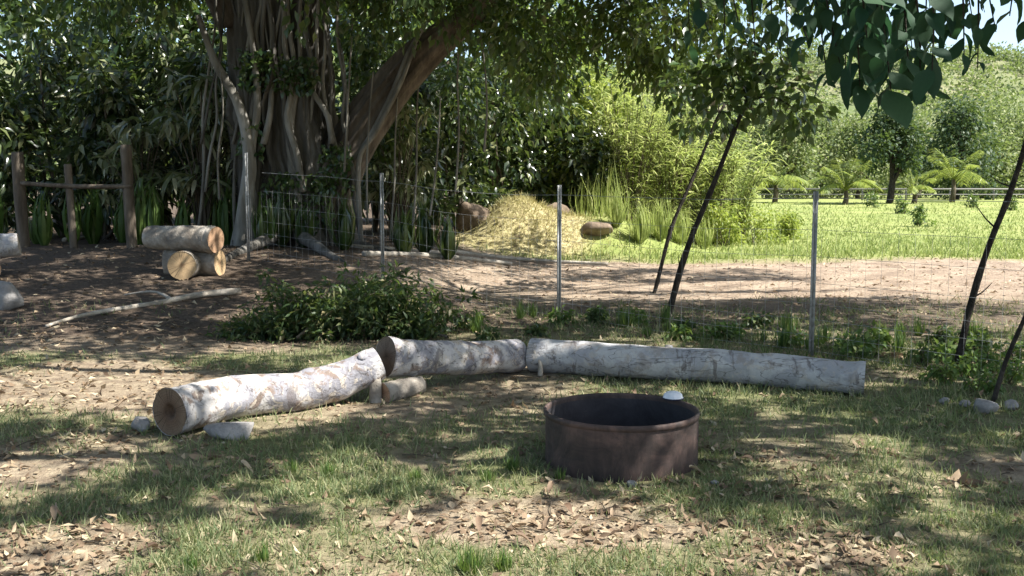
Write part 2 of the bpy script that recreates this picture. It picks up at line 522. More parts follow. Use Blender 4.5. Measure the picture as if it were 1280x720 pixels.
def lit(x, y):
    """how open the crowns are towards the sun above this ground point"""
    x = np.asarray(x, float); y = np.asarray(y, float)
    m = in_ells(x, y, [(a, b, c * 1.22, d * 1.3, k) for a, b, c, d, k in LIT])
    wy = y + 1.6 * (fbm(x * .4, y * .25, 31, 3) - .5)
    tr = sm(14.3, 14.8, wy) * sm(-2.2, -.6, x)
    band = np.maximum(.6 * sm(15.35, 15.5, wy) * sm(15.85, 15.7, wy), sm(16.8, 17.1, wy) * sm(19.7, 19.3, wy) * (.75 + .25 * sm(.4, .5, fbm(x * .5, y * 3, 37, 2)))) * sm(6.2, 5.0, x)
    m = np.maximum(m, tr * (1 - band))
    m = np.maximum(m, sm(1.2, 2.2, x - (y - 20) * .0) * sm(20, 22, y))
    m = np.maximum(m, sm(-1.2, -.2, x) * sm(21.5, 23, y) * sm(40, 30, y))
    m = np.maximum(m, .9 * sm(-6, -8, x) * sm(15, 17, y) * sm(.5, .6, fbm(x * 1.1, y * 1.1, 79, 2)))
    # loose flecks everywhere
    m = np.maximum(m, .75 * sm(.66, .74, fbm(x * 1.7, y * 1.7, 77, 2)))
    m = np.maximum(m, .85 * sm(.60, .68, fbm(x * 3.1, y * 3.1, 83, 2)) * sm(15, 12, y))
    return m

def shade_filter(gain=1.0):
    def f(p):
        t = p[:, 2] / SUN[2]
        q = p - SUN * t[:, None]
        return R.random(len(p)) > lit(q[:, 0], q[:, 1]) * gain
    return f

# ------------------------------------------------------------------ ground
GREEN = [ell(440, 600, 120, 30, .8), ell(1080, 520, 260, 50, .9), ell(1180, 620, 160, 50, .8), ell(585, 705, 60, 20, .9), ell(350, 560, 140, 18, .7),
         ell(625, 600, 60, 28, .9), ell(1230, 700, 80, 30, .7), ell(350, 440, 80, 12, .4), ell(240, 700, 90, 18, .6), ell(950, 640, 60, 14, .5)]
DRYZ = [ell(90, 480, 190, 34), ell(60, 570, 110, 40, .9), ell(60, 690, 150, 45, .8), ell(700, 655, 260, 34, .9), ell(1010, 690, 120, 35, .7),
        ell(200, 420, 300, 20, .7), ell(620, 500, 120, 20, .5)]

def grass_w(x, y):
    n = fbm(x * 1.1, y * 1.1, 41, 3)
    g = .46 + .9 * (n - .5) * 2 + .55 * in_ells(x, y, GREEN) - .6 * in_ells(x, y, DRYZ)
    return np.clip(g, .04, 1) * sm(14.5, 12, y) * (1 - .7 * sm(9.5, 11, y) * sm(0, -2, x))

def w_track(x, y):
    e = .9 * (fbm(x * .5, y * .5, 51, 3) - .5) * 2
    a = sm(14.0, 15.2, y + e) * sm(-3.5, -1.0, x + e) * sm(23.3, 21.0, y + e)
    return a

def w_field(x, y):
    e = .9 * (fbm(x * .5, y * .5, 51, 3) - .5) * 2
    return sm(21.0, 23.3, y + e) * sm(-1.5, .5, x) * (1 - sm(1.25, .85, np.sqrt(((x - .2) / 1.6) ** 2 + ((y - 24.2) / 1.8) ** 2)))

def build_ground():
    ys = np.concatenate([np.linspace(-25, 2.8, 14), np.arange(3, 13, .07), np.arange(13, 34, .22), 34 * (1 + np.arange(1, 46) * .0).cumprod() * np.geomspace(1.02, 24, 45)])
    s = np.linspace(-1, 1, 281)
    sx = .22 * s + .78 * s ** 3
    Y = np.repeat(ys[:, None], len(s), 1)
    X = sx[None] * (26 + .95 * np.maximum(ys, 0))[:, None]
    Z = hz(X, Y)
    n, m = Y.shape
    V = np.stack([X, Y, Z], -1).reshape(-1, 3)
    i = np.arange(n - 1)[:, None] * m; j = np.arange(m - 1)[None]
    q = np.stack([i + j, i + j + 1, i + m + j + 1, i + m + j], -1).reshape(-1, 4)
    me = mesh_np('ground', V, [q], True)
    x, y = V[:, 0], V[:, 1]
    for nm, w in (('grassy', grass_w(x, y)), ('track', w_track(x, y)), ('field', w_field(x, y)),
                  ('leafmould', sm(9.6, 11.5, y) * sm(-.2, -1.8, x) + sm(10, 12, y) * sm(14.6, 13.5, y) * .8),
                  ('mound', 1.6 * np.exp(-(((x - .35) / 1.6) ** 2 + ((y - 24.3) / 1.6) ** 2)))):
        at_ = me.attributes.new(nm, 'FLOAT', 'POINT')
        at_.data.foreach_set('value', np.clip(w, 0, 1).astype(np.float32))
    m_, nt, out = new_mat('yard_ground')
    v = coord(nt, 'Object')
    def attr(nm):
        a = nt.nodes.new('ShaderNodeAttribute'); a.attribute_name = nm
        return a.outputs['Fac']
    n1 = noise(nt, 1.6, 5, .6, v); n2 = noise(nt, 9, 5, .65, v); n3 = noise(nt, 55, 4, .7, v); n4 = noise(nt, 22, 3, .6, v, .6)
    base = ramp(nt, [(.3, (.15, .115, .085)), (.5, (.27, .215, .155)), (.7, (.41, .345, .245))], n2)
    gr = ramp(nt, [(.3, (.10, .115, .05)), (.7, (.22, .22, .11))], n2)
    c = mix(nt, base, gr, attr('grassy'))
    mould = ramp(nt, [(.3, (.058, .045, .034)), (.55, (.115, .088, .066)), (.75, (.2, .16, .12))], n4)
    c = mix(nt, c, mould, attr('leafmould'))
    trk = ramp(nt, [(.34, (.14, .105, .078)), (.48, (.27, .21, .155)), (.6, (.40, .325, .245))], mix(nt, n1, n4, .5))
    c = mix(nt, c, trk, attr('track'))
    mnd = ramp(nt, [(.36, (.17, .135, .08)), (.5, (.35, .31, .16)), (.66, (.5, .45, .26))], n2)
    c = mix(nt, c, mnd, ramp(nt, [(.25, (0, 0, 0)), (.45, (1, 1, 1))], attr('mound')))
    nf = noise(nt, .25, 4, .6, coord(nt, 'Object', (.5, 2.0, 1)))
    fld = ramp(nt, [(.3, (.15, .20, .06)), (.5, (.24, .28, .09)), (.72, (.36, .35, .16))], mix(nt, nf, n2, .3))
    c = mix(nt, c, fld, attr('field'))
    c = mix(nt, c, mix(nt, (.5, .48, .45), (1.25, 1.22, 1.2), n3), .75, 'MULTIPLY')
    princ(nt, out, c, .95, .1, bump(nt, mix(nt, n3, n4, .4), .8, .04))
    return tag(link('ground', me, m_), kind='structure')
build_ground()

def build_hill():
    xs = np.linspace(-420, 420, 121); ys = np.linspace(170, 520, 40)
    X, Y = np.meshgrid(xs, ys)
    Z = -3 + 62 * sm(170, 430, Y) * (.55 + .6 * fbm(X * .008, Y * .006, 61, 4)) + 6 * fbm(X * .05, Y * .05, 62, 3)
    m = len(xs); n = len(ys)
    i = np.arange(n - 1)[:, None] * m; j = np.arange(m - 1)[None]
    q = np.stack([i + j, i + j + 1, i + m + j + 1, i + m + j], -1).reshape(-1, 4)
    V = np.stack([X, Y, Z], -1).reshape(-1, 3)
    me = mesh_np('hill', V, [q], True)
    m_, nt, out = new_mat('hill_ground')
    v = coord(nt, 'Object')
    c = ramp(nt, [(.3, (.09, .12, .05)), (.55, (.16, .17, .085)), (.75, (.27, .23, .16))], noise(nt, .03, 5, .6, v))
    princ(nt, out, c, .95, .1)
    tag(link('hill', me, m_), kind='structure')
    # far wood on the slope: one mass
    k = 2600
    px = R.uniform(-150, 330, k); py = R.uniform(172, 420, k)
    ix = (px + 420) / 7; iy = (py - 170) / (350 / 39)
    pz = Z[np.clip(iy.round().astype(int), 0, 39), np.clip(ix.round().astype(int), 0, 120)]
    keep = fbm(px * .02, py * .02, 63, 3) > .34
    C = np.stack([px, py, pz + 2.5], -1)[keep]
    V, fs = clump_leaves(C, R.uniform(2.5, 5, len(C)), 70, 1.2, T2, .7, .2, .9)
    tag(MB().add(V, fs).build('hillside_wood', M['leaf_far'], None, False), 'wood covering the far hillside, haze painted into its pale green', 'woodland', kind='stuff')
build_hill()

# ------------------------------------------------------------------ grass, litter
def scatter(n, wfun, y0=3.4, y1=13, margin=1.2):
    # more pieces per square metre close to the camera
    t = R.random(n)
    y = 1 / (1 / y0 + (1 / y1 - 1 / y0) * t)
    x = R.uniform(-1, 1, n) * (.53 * y + margin)
    k = R.random(n) < wfun(x, y)
    return x[k], y[k]

def pit_free(x, y):
    return ((x - .65) ** 2 + (y - 5.86) ** 2 > .475 ** 2)

def build_grass():
    x, y = scatter(210000, lambda x, y: grass_w(x, y) ** 1.4 * pit_free(x, y) * (.35 + .65 * sm(.3, .6, fbm(x * 7, y * 7, 43, 2))))
    n = len(x)
    P = np.stack([x, y, hz(x, y) - .004], -1)
    D = R.normal(size=(n, 3)) * .55 + np.array([0, 0, 1.0])
    D[:, 2] = np.abs(D[:, 2])
    L = R.uniform(.018, .06, n) * (.7 + .8 * fbm(x * 1.3, y * 1.3, 44, 2)) * (1 + .05 * y)
    V, fs = batch(P, D, R.normal(size=(n, 3)), L, .0035 + .00065 * y, TB)
    tag(MB().add(V, fs).build('lawn_grass', M['grass'], None, False), 'short patchy grass growing across the yard', 'grass', kind='stuff')
    # field grass
    n = 60000
    y = 1 / (1 / 19 + (1 / 70 - 1 / 19) * R.random(n)); x = R.uniform(-.05, .62, n) * y + R.normal(size=n)
    k = R.random(n) < w_field(x, y) * (.3 + .7 * fbm(x * .6, y * .6, 45, 2)); x, y = x[k], y[k]; n = len(x)
    P = np.stack([x, y, hz(x, y) - .01], -1)
    D = R.normal(size=(n, 3)) * .45 + np.array([0, 0, 1.0])
    V, fs = batch(P, D, R.normal(size=(n, 3)), R.uniform(.06, .2, n), .012 + .0006 * y, TB)
    tag(MB().add(V, fs).build('field_grass', M['field_grass'], None, False), 'sunlit yellow green grass of the open field', 'grass', kind='stuff')
    # dry grass on the mound
    n = 4500
    x = R.normal(.4, .9, n); y = R.normal(24.2, .9, n)
    P = np.stack([x, y, hz(x, y) - .01], -1)
    D = R.normal(size=(n, 3)) * .6 + np.array([0.1, -.4, .7])
    V, fs = batch(P, D, R.normal(size=(n, 3)), R.uniform(.08, .26, n), .014, TB)
    m = leaf_mat('dry_grass', [(0, (.25, .235, .10)), (.6, (.43, .40, .19)), (1, (.56, .52, .30))], .7, .2, .25, (.6, .5, .2))
    tag(MB().add(V, fs).build('mound_grass', m, None, False), 'dry straw coloured grass covering the earth mound', 'grass', kind='stuff')
build_grass()

def litter_w(x, y):
    n = fbm(x * 1.4, y * 1.4, 47, 3)
    return np.clip(.36 + 1.2 * (n - .45) + .5 * in_ells(x, y, DRYZ) - .3 * in_ells(x, y, GREEN) + .3 * sm(9.5, 11, y), .05, 1) * pit_free(x, y) * sm(24, 20, y)

def build_litter():
    x, y = scatter(40000, litter_w, 3.5, 23, 1.5)
    n = len(x)
    P = np.stack([x, y, hz(x, y) + R.uniform(.0, .015, n)], -1)
    D = rnd_dir(n) * np.array([1, 1, .3]); N = R.normal(size=(n, 3)) * .4 + np.array([0, 0, 1.])
    L = R.uniform(.012, .06, n) * (1 + .06 * y)
    V, fs = batch(P, D, N, L, L * R.uniform(.3, .6, n), T4, R.uniform(-1.5, 2.5, n))
    tag(MB().add(V, fs).build('leaf_litter', M['dry'], None, False), 'small dry leaf litter strewn over the yard', 'leaf litter', kind='stuff')
    # twigs in the litter
    mb = MB()
    xx, yy = scatter(900, litter_w, 3.6, 14, 1)
    for a, b in zip(xx, yy):
        l = random.uniform(.06, .22); an = random.uniform(0, 6.3)
        dx, dy = math.cos(an) * l, math.sin(an) * l
        z0, z1 = h1(a, b) + .006, h1(a + dx, b + dy) + .012
        mb.add(*tube([[a, b, z0], [a + dx * .5, b + dy * .5 + .01, (z0 + z1) / 2 + .006], [a + dx, b + dy, z1]], [.003, .003, .0015], 4))
    tag(mb.build('twig_litter', M['stem'], None), 'thin brown twigs scattered over the yard', 'twigs', kind='stuff')
    # the larger leaves lying in the foreground, one by one
    shapes = []
    for i in range(6):
        V, fs = batch(np.zeros((1, 3)), np.array([[1., 0, 0]]), np.array([[0, 0, 1.]]), 1.0, (.42, .5, .36, .55, .3, .46)[i], TN, np.array([(1.6, -.9, 2.4, .6, -1.8, 1.0)[i]]))
        V[:, 2] += .14 * np.sin(V[:, 0] * 5 + i) * (V[:, 1] > 0)
        V[:, 0] -= .5
        V[:, 2] -= V[:, 2].min() + .02
        shapes.append(mesh_np('dry_leaf', V, fs, True))
        shapes[-1].materials.append(M['dry_one'])
    x, y = scatter(900, lambda x, y: litter_w(x, y) ** 1.2, 3.75, 8.2, .1)
    n = 0
    for a, b in zip(x, y):
        if n >= 200: break
        o = bpy.data.objects.new('fallen_leaf', shapes[n % 6])
        s = random.uniform(.04, .095)
        o.location = (a, b, h1(a, b) + random.uniform(.0, .006))
        o.rotation_euler = (random.uniform(-.35, .35), random.uniform(-.3, .3), random.uniform(0, 6.28))
        o.scale = (s, s, s)
        col.objects.link(o)
        tag(o, 'curled dry brown leaf lying loose on the yard ground', 'leaf', 'dry leaves fallen on the yard')
        n += 1
build_litter()

# ------------------------------------------------------------------ logs
def disc(name, c, nrm, r, mat, parent, hollow=0, seed=0):
    """sawn end, built in its own frame so that the rings sit on its centre"""
    seg, rings = 28, 7
    a = np.arange(seg) / seg * 2 * np.pi
    edge = 1 + .06 * (fbm(np.cos(a) * 1.4 + 9, np.sin(a) * 1.4 + seed, seed, 2) - .5) * 2
    V = [[0, 0, -hollow]]
    for k in range(1, rings + 1):
        t = k / rings
        dep = -hollow * (1 - sm(.12, .3, t)) + .006 * (fbm(np.cos(a) * 3 * t, np.sin(a) * 3 * t, seed + 5, 2) - .5)
        V += np.stack([np.cos(a) * r * t * edge, np.sin(a) * r * t * edge, np.broadcast_to(dep, a.shape)], -1).tolist()
    q = []
    for k in range(rings - 1):
        for j in range(seg):
            j2 = (j + 1) % seg
            q.append([1 + k * seg + j, 1 + (k + 1) * seg + j, 1 + (k + 1) * seg + j2, 1 + k * seg + j2])
    t = [[0, 1 + j, 1 + (j + 1) % seg] for j in range(seg)]
    me = mesh_np(name, V, [np.array(q), np.array(t)], True)
    me.materials.append(mat)
    o = bpy.data.objects.new(name, me)
    col.objects.link(o)
    o.parent = parent
    o.matrix_parent_inverse = Matrix.Translation(parent.location).inverted()
    o.matrix_basis = Matrix.Translation(Vector([float(v) for v in c])) @ Vector([float(v) for v in nrm]).to_track_quat('Z', 'Y').to_matrix().to_4x4()
    return o

def make_log(name, label, pts, radii, mat, cutmat, group=None, knots=(), hollow=(0, 0), cutlabel=None, seg=28, bumpy=.05, seed=1, cutmat2=None):
    P = path(pts, 46)
    r = np.interp(np.linspace(0, 1, 46), np.linspace(0, 1, len(radii)), radii)
    base = P[len(P) // 2].copy(); base[2] = h1(base[0], base[1])
    t = empty(name, base, label, 'log', group)
    mb = MB()
    rr_ = np.random.default_rng(seed + 500)
    P[1:-1] += np.stack([fbm(np.arange(46) * .16 + q * 9, np.full(46, q * 3.1), seed + 40, 2) - .5 for q in range(3)], -1)[1:-1] * .05 * np.sin(np.linspace(0, np.pi, 46))[1:-1, None] * min(1, np.linalg.norm(P[-1] - P[0])) * np.array([1, 1, .5])
    bl = [(rr_.random(), rr_.uniform(0, 6.28), rr_.uniform(-.06, .12), rr_.uniform(.02, .05)) for _ in range(int(5 + 3 * np.linalg.norm(P[-1] - P[0])))] if bumpy else []
    def lump(s_, a_):
        o_ = 1 + 0 * s_ * a_
        for (bs_, ba_, am, w_) in bl:
            o_ = o_ + am * np.exp(-((s_ - bs_) / w_) ** 2) * np.exp(2.5 * (np.cos(a_ - ba_) - 1))
        return o_ + .03 * (fbm(s_ * 13 + 0 * a_, 3 * np.cos(a_) + 0 * s_, seed + 3, 3) - .5) + .03 * (fbm(s_ * 13 + 0 * a_, 3 * np.sin(a_) + 0 * s_, seed + 5, 3) - .5)
    P2 = np.stack([np.interp(np.linspace(0, 45, 110), np.arange(46), P[:, q]) for q in range(3)], -1)
    V, fs = tube(P2, np.interp(np.linspace(0, 45, 110), np.arange(46), r), seg + 20, False, bumpy, seed, lump)
    mb.add(V, fs)
    T = unit(np.gradient(P, axis=0))
    mb.build('bark', mat, t)
    cm2 = cutmat2 or cutmat
    d0 = disc('cut_end', P[0] + T[0] * .004, -T[0], r[0] * 1.0, cutmat, t, hollow[0], seed)
    if cutlabel: d0['label'] = cutlabel
    disc('cut_end', P[-1] - T[-1] * .004, T[-1], r[-1] * 1.0, cm2, t, hollow[1], seed + 3)
    for (s, ang, ln, kr) in knots:
        i = int(s * 45)
        up = unit(np.cross(np.cross(T[i], [0, 0, 1.]), T[i])); sd = np.cross(T[i], up)
        d = up * math.cos(ang) + sd * math.sin(ang)
        a = P[i] + d * r[i] * .8; b = P[i] + d * (r[i] + ln)
        V, fs = tube(path([a, (a + b) / 2, b], 6), np.linspace(kr * 1.5, kr, 6), 10, True, .12, i)
        MB().add(V, fs).build('branch_stub', mat, t)
    return t

gl = lambda px, py, Y: at(px, py, Y)
def on(x, y, r, lift=0):
    return [x, y, h1(x, y) + r + lift]

# first log: lies on a stone at the left and on a block at the right
A = on(-2.24, 6.42, .155, .015); B = on(-1.92, 6.98, .15, .0); C_ = on(-1.44, 7.4, .142, .0); D_ = on(-1.03, 7.62, .135, .14)
make_log('bent_log', 'bent pale log with a hollow dark heart in its brown sawn end', [A, B, C_, D_], [.158, .15, .142, .14, .13],
         M['log_bark'], M['cut_old'], None, [(.47, -1.75, .02, .03), (.9, .5, .015, .035)], (.10, .0), 'brown sawn end with a dark hollow heart', seed=4, bumpy=.07)
E_ = on(-.99, 7.72, .155, .15); F_ = on(-.5, 8.1, .14, .08); H_ = on(.04, 8.62, .145, .0)
make_log('short_log', 'short pale log with knots lying between the bent and the long log', [E_, F_, H_], [.16, .138, .135, .15],
         M['log_bark'], M['cut_grey'], None, [(.16, -1.3, .03, .03), (.78, -1.25, .012, .025), (.7, -1.5, .01, .022)], seed=9, bumpy=.07)
I_ = on(.17, 8.62, .145, 0); J_ = on(1.05, 8.30, .14, .012); K_ = on(2.0, 8.08, .132, -.004); L_ = on(2.79, 7.8, .128, .0)
make_log('long_log', 'long straight grey log lying behind the rusty fire ring', [I_, J_, K_, L_], [.15, .142, .13, .126],
         M['log_bark_grey'], M['cut_grey'], None, [(.02, -1.2, .02, .03), (.44, -.4, .015, .03), (.62, -1.3, .012, .028), (.8, -.9, .01, .022), (.25, -1.5, .01, .025)], seed=14, bumpy=.07)
# supports
make_log('log_offcut', 'stubby log offcut with orange sawn face propping up the pale logs', [on(-.98, 7.5, .078, -.012), on(-.85, 7.62, .078, -.01), on(-.72, 7.76, .075, -.01)][::1], [.078, .076, .07],
         M['pile_bark'], M['cut_orange'], None, seed=21, seg=18)

def rock(name, label, c, s, mat, cat='stone', group=None, seed=0, rz=0, parent=None, sink=.25):
    import bmesh
    bm = bmesh.new()
    bmesh.ops.create_icosphere(bm, subdivisions=3, radius=1)
    V = np.array([v.co[:] for v in bm.verts]); f = np.array([[v.index for v in q.verts] for q in bm.faces])
    bm.free()
    n = fbm(V[:, 0] * 1.3 + seed, V[:, 1] * 1.3 + V[:, 2] * 1.7, seed, 3)
    n2 = fbm(V[:, 1] * 3 + seed, V[:, 2] * 3 + V[:, 0] * 2, seed + 9, 2)
    V = V * (.72 + .5 * n + .12 * n2)[:, None]
    dirs = np.random.default_rng(seed).normal(size=(9, 3)); dirs /= np.linalg.norm(dirs, axis=1)[:, None]
    for dd in dirs:
        e = V @ dd - .68
        V = V - dd[None] * np.maximum(e, 0)[:, None] * .8
    V = V * np.array(s)
    cs, sn = math.cos(rz), math.sin(rz)
    V = V @ np.array([[cs, sn, 0], [-sn, cs, 0], [0, 0, 1]])
    V[:, 2] -= V[:, 2].min() * (1 - sink)
    V[:, 2] -= s[2] * sink * .4
    me = mesh_np(name, V, [f], True)
    o = link(name, me, mat, parent)
    o.location = (float(c[0]), float(c[1]), h1(c[0], c[1]))
    if label: tag(o, label, cat, group)
    return o
g = G(282, 552); rock('stone', 'flat pale grey stone wedged under the bent log', (g[0], g[1] + .1), (.20, .12, .075), M['stone'], seed=3)
g = G(176, 538); rock('stone', 'small pale stone beside the sawn end of the bent log', g, (.075, .06, .06), M['stone'], seed=8)
g = G(12, 385); rock('stone', 'rounded pale boulder resting on dark soil below the leaning log', (g[0] - .05, g[1]), (.26, .2, .2), M['stone'], seed=12)
for i, (px, py, s) in enumerate([(790, 607, .024), (893, 604, .018)]):
    g = G(px, py + 1)
    rock('pebble', 'small pale pebble at the foot of the rusty fire ring', g, (s * 1.4, s, s), M['stone'], 'pebble', 'pebbles by the fire ring', seed=30 + i)
for i, (px, py, s) in enumerate([(1230, 517, .07), (1264, 512, .045), (1180, 505, .03), (1205, 508, .03)]):
    g = G(px, py)
    rock('stone', 'pale stone in the loose row by the thin leaning stem', g, (s * 1.5, s, s), M['stone'], 'stone', 'stones by the thin leaning stem', seed=40 + i)

# splintered upright block under the right end of the bent log
p = on(-1.04, 7.5, 0)
def splinter(c, w, hgt, label):
    a = np.arange(10) / 10 * 2 * np.pi
    V = []
    for k, z in enumerate([-.03, hgt * .4, hgt * .8, hgt]):
        rr = w * (1 + .25 * (fbm(np.cos(a) * 2 + k * .2, np.sin(a) * 2, 91, 2) - .5)) * (1.1, 1, .95, .75)[k]
        V += np.stack([np.cos(a) * rr, np.sin(a) * rr * .7, np.full(10, z) + (k == 3) * R.uniform(-.02, .02, 10)], -1).tolist()
    q = [[k * 10 + j, k * 10 + (j + 1) % 10, k * 10 + 10 + (j + 1) % 10, k * 10 + 10 + j] for k in range(3) for j in range(10)]
    me = mesh_np('wood_block', np.array(V), [np.array(q), np.array([list(range(30, 40))])], True)
    o = link('wood_block', me, M['pile_bark']); o.location = [float(v) for v in c]
    tag(o, label, 'wood block')
splinter(p, .05, .175, 'upright weathered grey wood block under the end of the bent log')
# short pale stick leaning on the long log
g0 = on(.22, 8.40, .0); mb = MB().add(*tube(path([[g0[0] + .02, g0[1], g0[2]], [g0[0] + .02, g0[1] + .05, g0[2] + .12], [g0[0] - .03, g0[1] + .09, g0[2] + .2]], 8), [.022, .022, .02, .02, .02, .02, .024, .026], 8, True, .1))
tag(mb.build('short_stick', M['stick']), 'short pale stick leaning on the end of the long log', 'stick')

# stacked logs by the fig
bx_, by_ = -4.95, 15.2
z0 = h1(bx_, by_)
make_log('stacked_log', 'stacked log lying crosswise behind a round sawn end', [[bx_ - .42, by_ + .28, z0 + .2], [bx_, by_ + .3, z0 + .2], [bx_ + .44, by_ + .22, z0 + .2]], [.21, .21, .2], M['pile_bark'], M['cut_fresh'], 'stacked logs', seed=24)
make_log('stacked_log', 'stacked log showing its round tan sawn end towards the yard', [[bx_ + .0, by_ - .25, z0 + .2], [bx_ - .02, by_ + .05, z0 + .2]], [.215, .21], M['pile_bark'], M['cut_fresh'], 'stacked logs', seed=26)
make_log('stacked_log', 'topmost stacked log with a lit orange sawn end', [[bx_ + .46, by_ - .02, z0 + .575], [bx_ + .05, by_ + .12, z0 + .585], [bx_ - .68, by_ + .3, z0 + .60]], [.2, .2, .17], M['pile_bark'], M['cut_orange'], 'stacked logs', seed=28)
# logs at the left border
p0 = G(-60, 352); p1 = at(24, 301, 15.2)
zg = h1(p1[0], p1[1])
make_log('leaning_log', 'pale greenish grey log propped up at a slant beside the wooden post', [[p1[0], 15.2, p1[2] - .05], [p1[0] - .55, 15.0, (p1[2] + zg) / 2 + .12], [p1[0] - 1.3, 14.8, h1(p1[0] - 1.3, 14.8) + .17]], [.17, .2, .21], M['log_bark_grey'], M['pile_bark'], seed=33)
g = G(-22, 352)
make_log('end_log', 'log under the slanting log with its round tan sawn end', [[g[0] + .12, g[1], g[2] + .17], [g[0] - .3, g[1] + .25, g[2] + .18], [g[0] - 1.1, g[1] + .7, g[2] + .17]], [.17, .18, .18], M['pile_bark'], M['cut_fresh'], seed=35)

# long pale branch on the soil
pts = [G(58, 411), G(120, 396), G(185, 382), G(240, 374), G(300, 368)]
mb = MB()
pp = path([p + np.array([0, 0, .03]) for p in pts], 26); pp[:, 2] += .02 * np.sin(np.linspace(0, 9, 26))
mb.add(*tube(pp, np.linspace(.018, .05, 26), 8, True, .12, 3))
mb.add(*tube(path([pp[16], pp[16] + [-.35, .3, .08], pp[16] + [-.8, .45, .02]], 8), np.linspace(.025, .01, 8), 6))
tag(mb.build('fallen_branch', M['stick']), 'long pale fallen branch lying on the dark soil', 'branch')
pts = [G(80, 302), G(130, 298), G(180, 304)]
mb = MB().add(*tube(path([p + np.array([0, 0, .03]) for p in pts], 14), np.linspace(.05, .03, 14), 7, True, .15, 5))
tag(mb.build('fallen_branch', M['stick']), 'grey fallen branch lying at the foot of the wooden fence', 'branch')
# roots / cut poles along the sunlit track
for i, (a, b, c, r0) in enumerate([((420, 308), (470, 312), (560, 318), .05), ((455, 320), (540, 322), (640, 332), .06), ((560, 316), (650, 326), (760, 332), .05)]):
    pts = [G(*a), G(*b), G(*c)]
    mb = MB().add(*tube(path([p + np.array([0, 0, r0 * .6]) for p in pts], 16), np.linspace(r0, r0 * .6, 16), 7, True, .15, 50 + i))
    tag(mb.build('bare_pole', M['stick']), ['pale bare pole on the ground nearest the fig roots', 'thick pale bare pole lying on the sunlit track', 'pale bare pole lying across the track towards the mound'][i], 'pole', 'bare poles along the track')

# ------------------------------------------------------------------ fire ring
def lathe(prof, seg=72):
    a = np.arange(seg) / seg * 2 * np.pi
    prof = np.array(prof)
    V = np.stack([prof[:, 0][:, None] * np.cos(a), prof[:, 0][:, None] * np.sin(a), np.repeat(prof[:, 1][:, None], seg, 1)], -1).reshape(-1, 3)
    i = np.arange(len(prof) - 1)[:, None] * seg; j = np.arange(seg)[None]; k = (j + 1) % seg
    return V, [np.stack([i + j, i + k, i + seg + k, i + seg + j], -1).reshape(-1, 4)]
px_, py_ = .65, 5.86
zb = min(h1(px_ + .45 * math.cos(a), py_ + .45 * math.sin(a)) for a in np.linspace(0, 6.28, 24)) - .015
hp = .335
pit = empty('fire_ring', (px_, py_, zb), 'round rusty brown steel fire ring standing open on the grass', 'fire pit')
off = np.array([px_, py_, zb])
Vo, f = lathe([(.452, 0), (.455, .01), (.453, .1), (.455, .2), (.454, hp - .05), (.454, hp - .032)])
Vo[:, :2] *= (1 + .010 * np.sin(np.arctan2(Vo[:, 1], Vo[:, 0]) * 3 + 1))[:, None]
MB().add(Vo + off, f).build('outer_wall', M['rust'], pit)
Vi, f = lathe([(.443, hp - .03), (.442, .2), (.441, .02)])
MB().add(Vi + off, f).build('inner_wall', M['soot'], pit)
Vr, f = lathe([(.4545, hp - .034), (.461, hp - .03), (.463, hp - .012), (.460, hp), (.452, hp + .003), (.443, hp), (.4415, hp - .01), (.4425, hp - .031)])
MB().add(Vr + off, f).build('rim', M['rust'], pit)
a = np.linspace(0, 2 * np.pi, 48, endpoint=False)
V = [[0, 0, .05]]; q = []
for k in range(1, 9):
    rr = .4425 * k / 8
    V += np.stack([np.cos(a) * rr, np.sin(a) * rr, .045 + .03 * fbm(np.cos(a) * rr * 9, np.sin(a) * rr * 9, 71, 2)], -1).tolist()
for k in range(7):
    for j in range(48):
        q.append([1 + k * 48 + j, 1 + k * 48 + 48 + j, 1 + k * 48 + 48 + (j + 1) % 48, 1 + k * 48 + (j + 1) % 48])
t = [[0, 1 + j, 1 + (j + 1) % 48] for j in range(48)]
MB().add(np.array(V) + off, [np.array(q), np.array(t)]).build('ash_bed', M['ash'], pit)
for i, (dx, dy, an, l) in enumerate([(-.1, .1, .4, .4), (.12, .0, 2.0, .35), (.0, -.12, -.3, .3)]):
    c = off + np.array([dx, dy, .095]); d = np.array([math.cos(an), math.sin(an), .05]) * l / 2
    tag(MB().add(*tube(path([c - d, c, c + d], 8), .032, 8, True, .2, 80 + i)).build('charred_stick', M['char']), 'charred black stick lying in the ash of the fire ring', 'charred wood', 'charred sticks in the fire ring')
# white bowl perched upside down on the back rim
ba = math.atan2(.285, .36)
bc = off + np.array([.452 * math.cos(ba), .452 * math.sin(ba), hp + .002])
bowl = empty('upturned_bowl', bc, 'small white upturned bowl perched on the back rim of the fire ring', 'bowl')
V, f = lathe([(.062, .0), (.064, .004), (.062, .012), (.056, .028), (.042, .04), (.022, .046), (.0, .047)], 32)
MB().add(V + bc, f).build('shell', M['white'], bowl)
V, f = lathe([(.063, -.001), (.067, .001), (.068, .005), (.0635, .007)], 32)
MB().add(V + bc, f).build('lip', M['navy'], bowl)
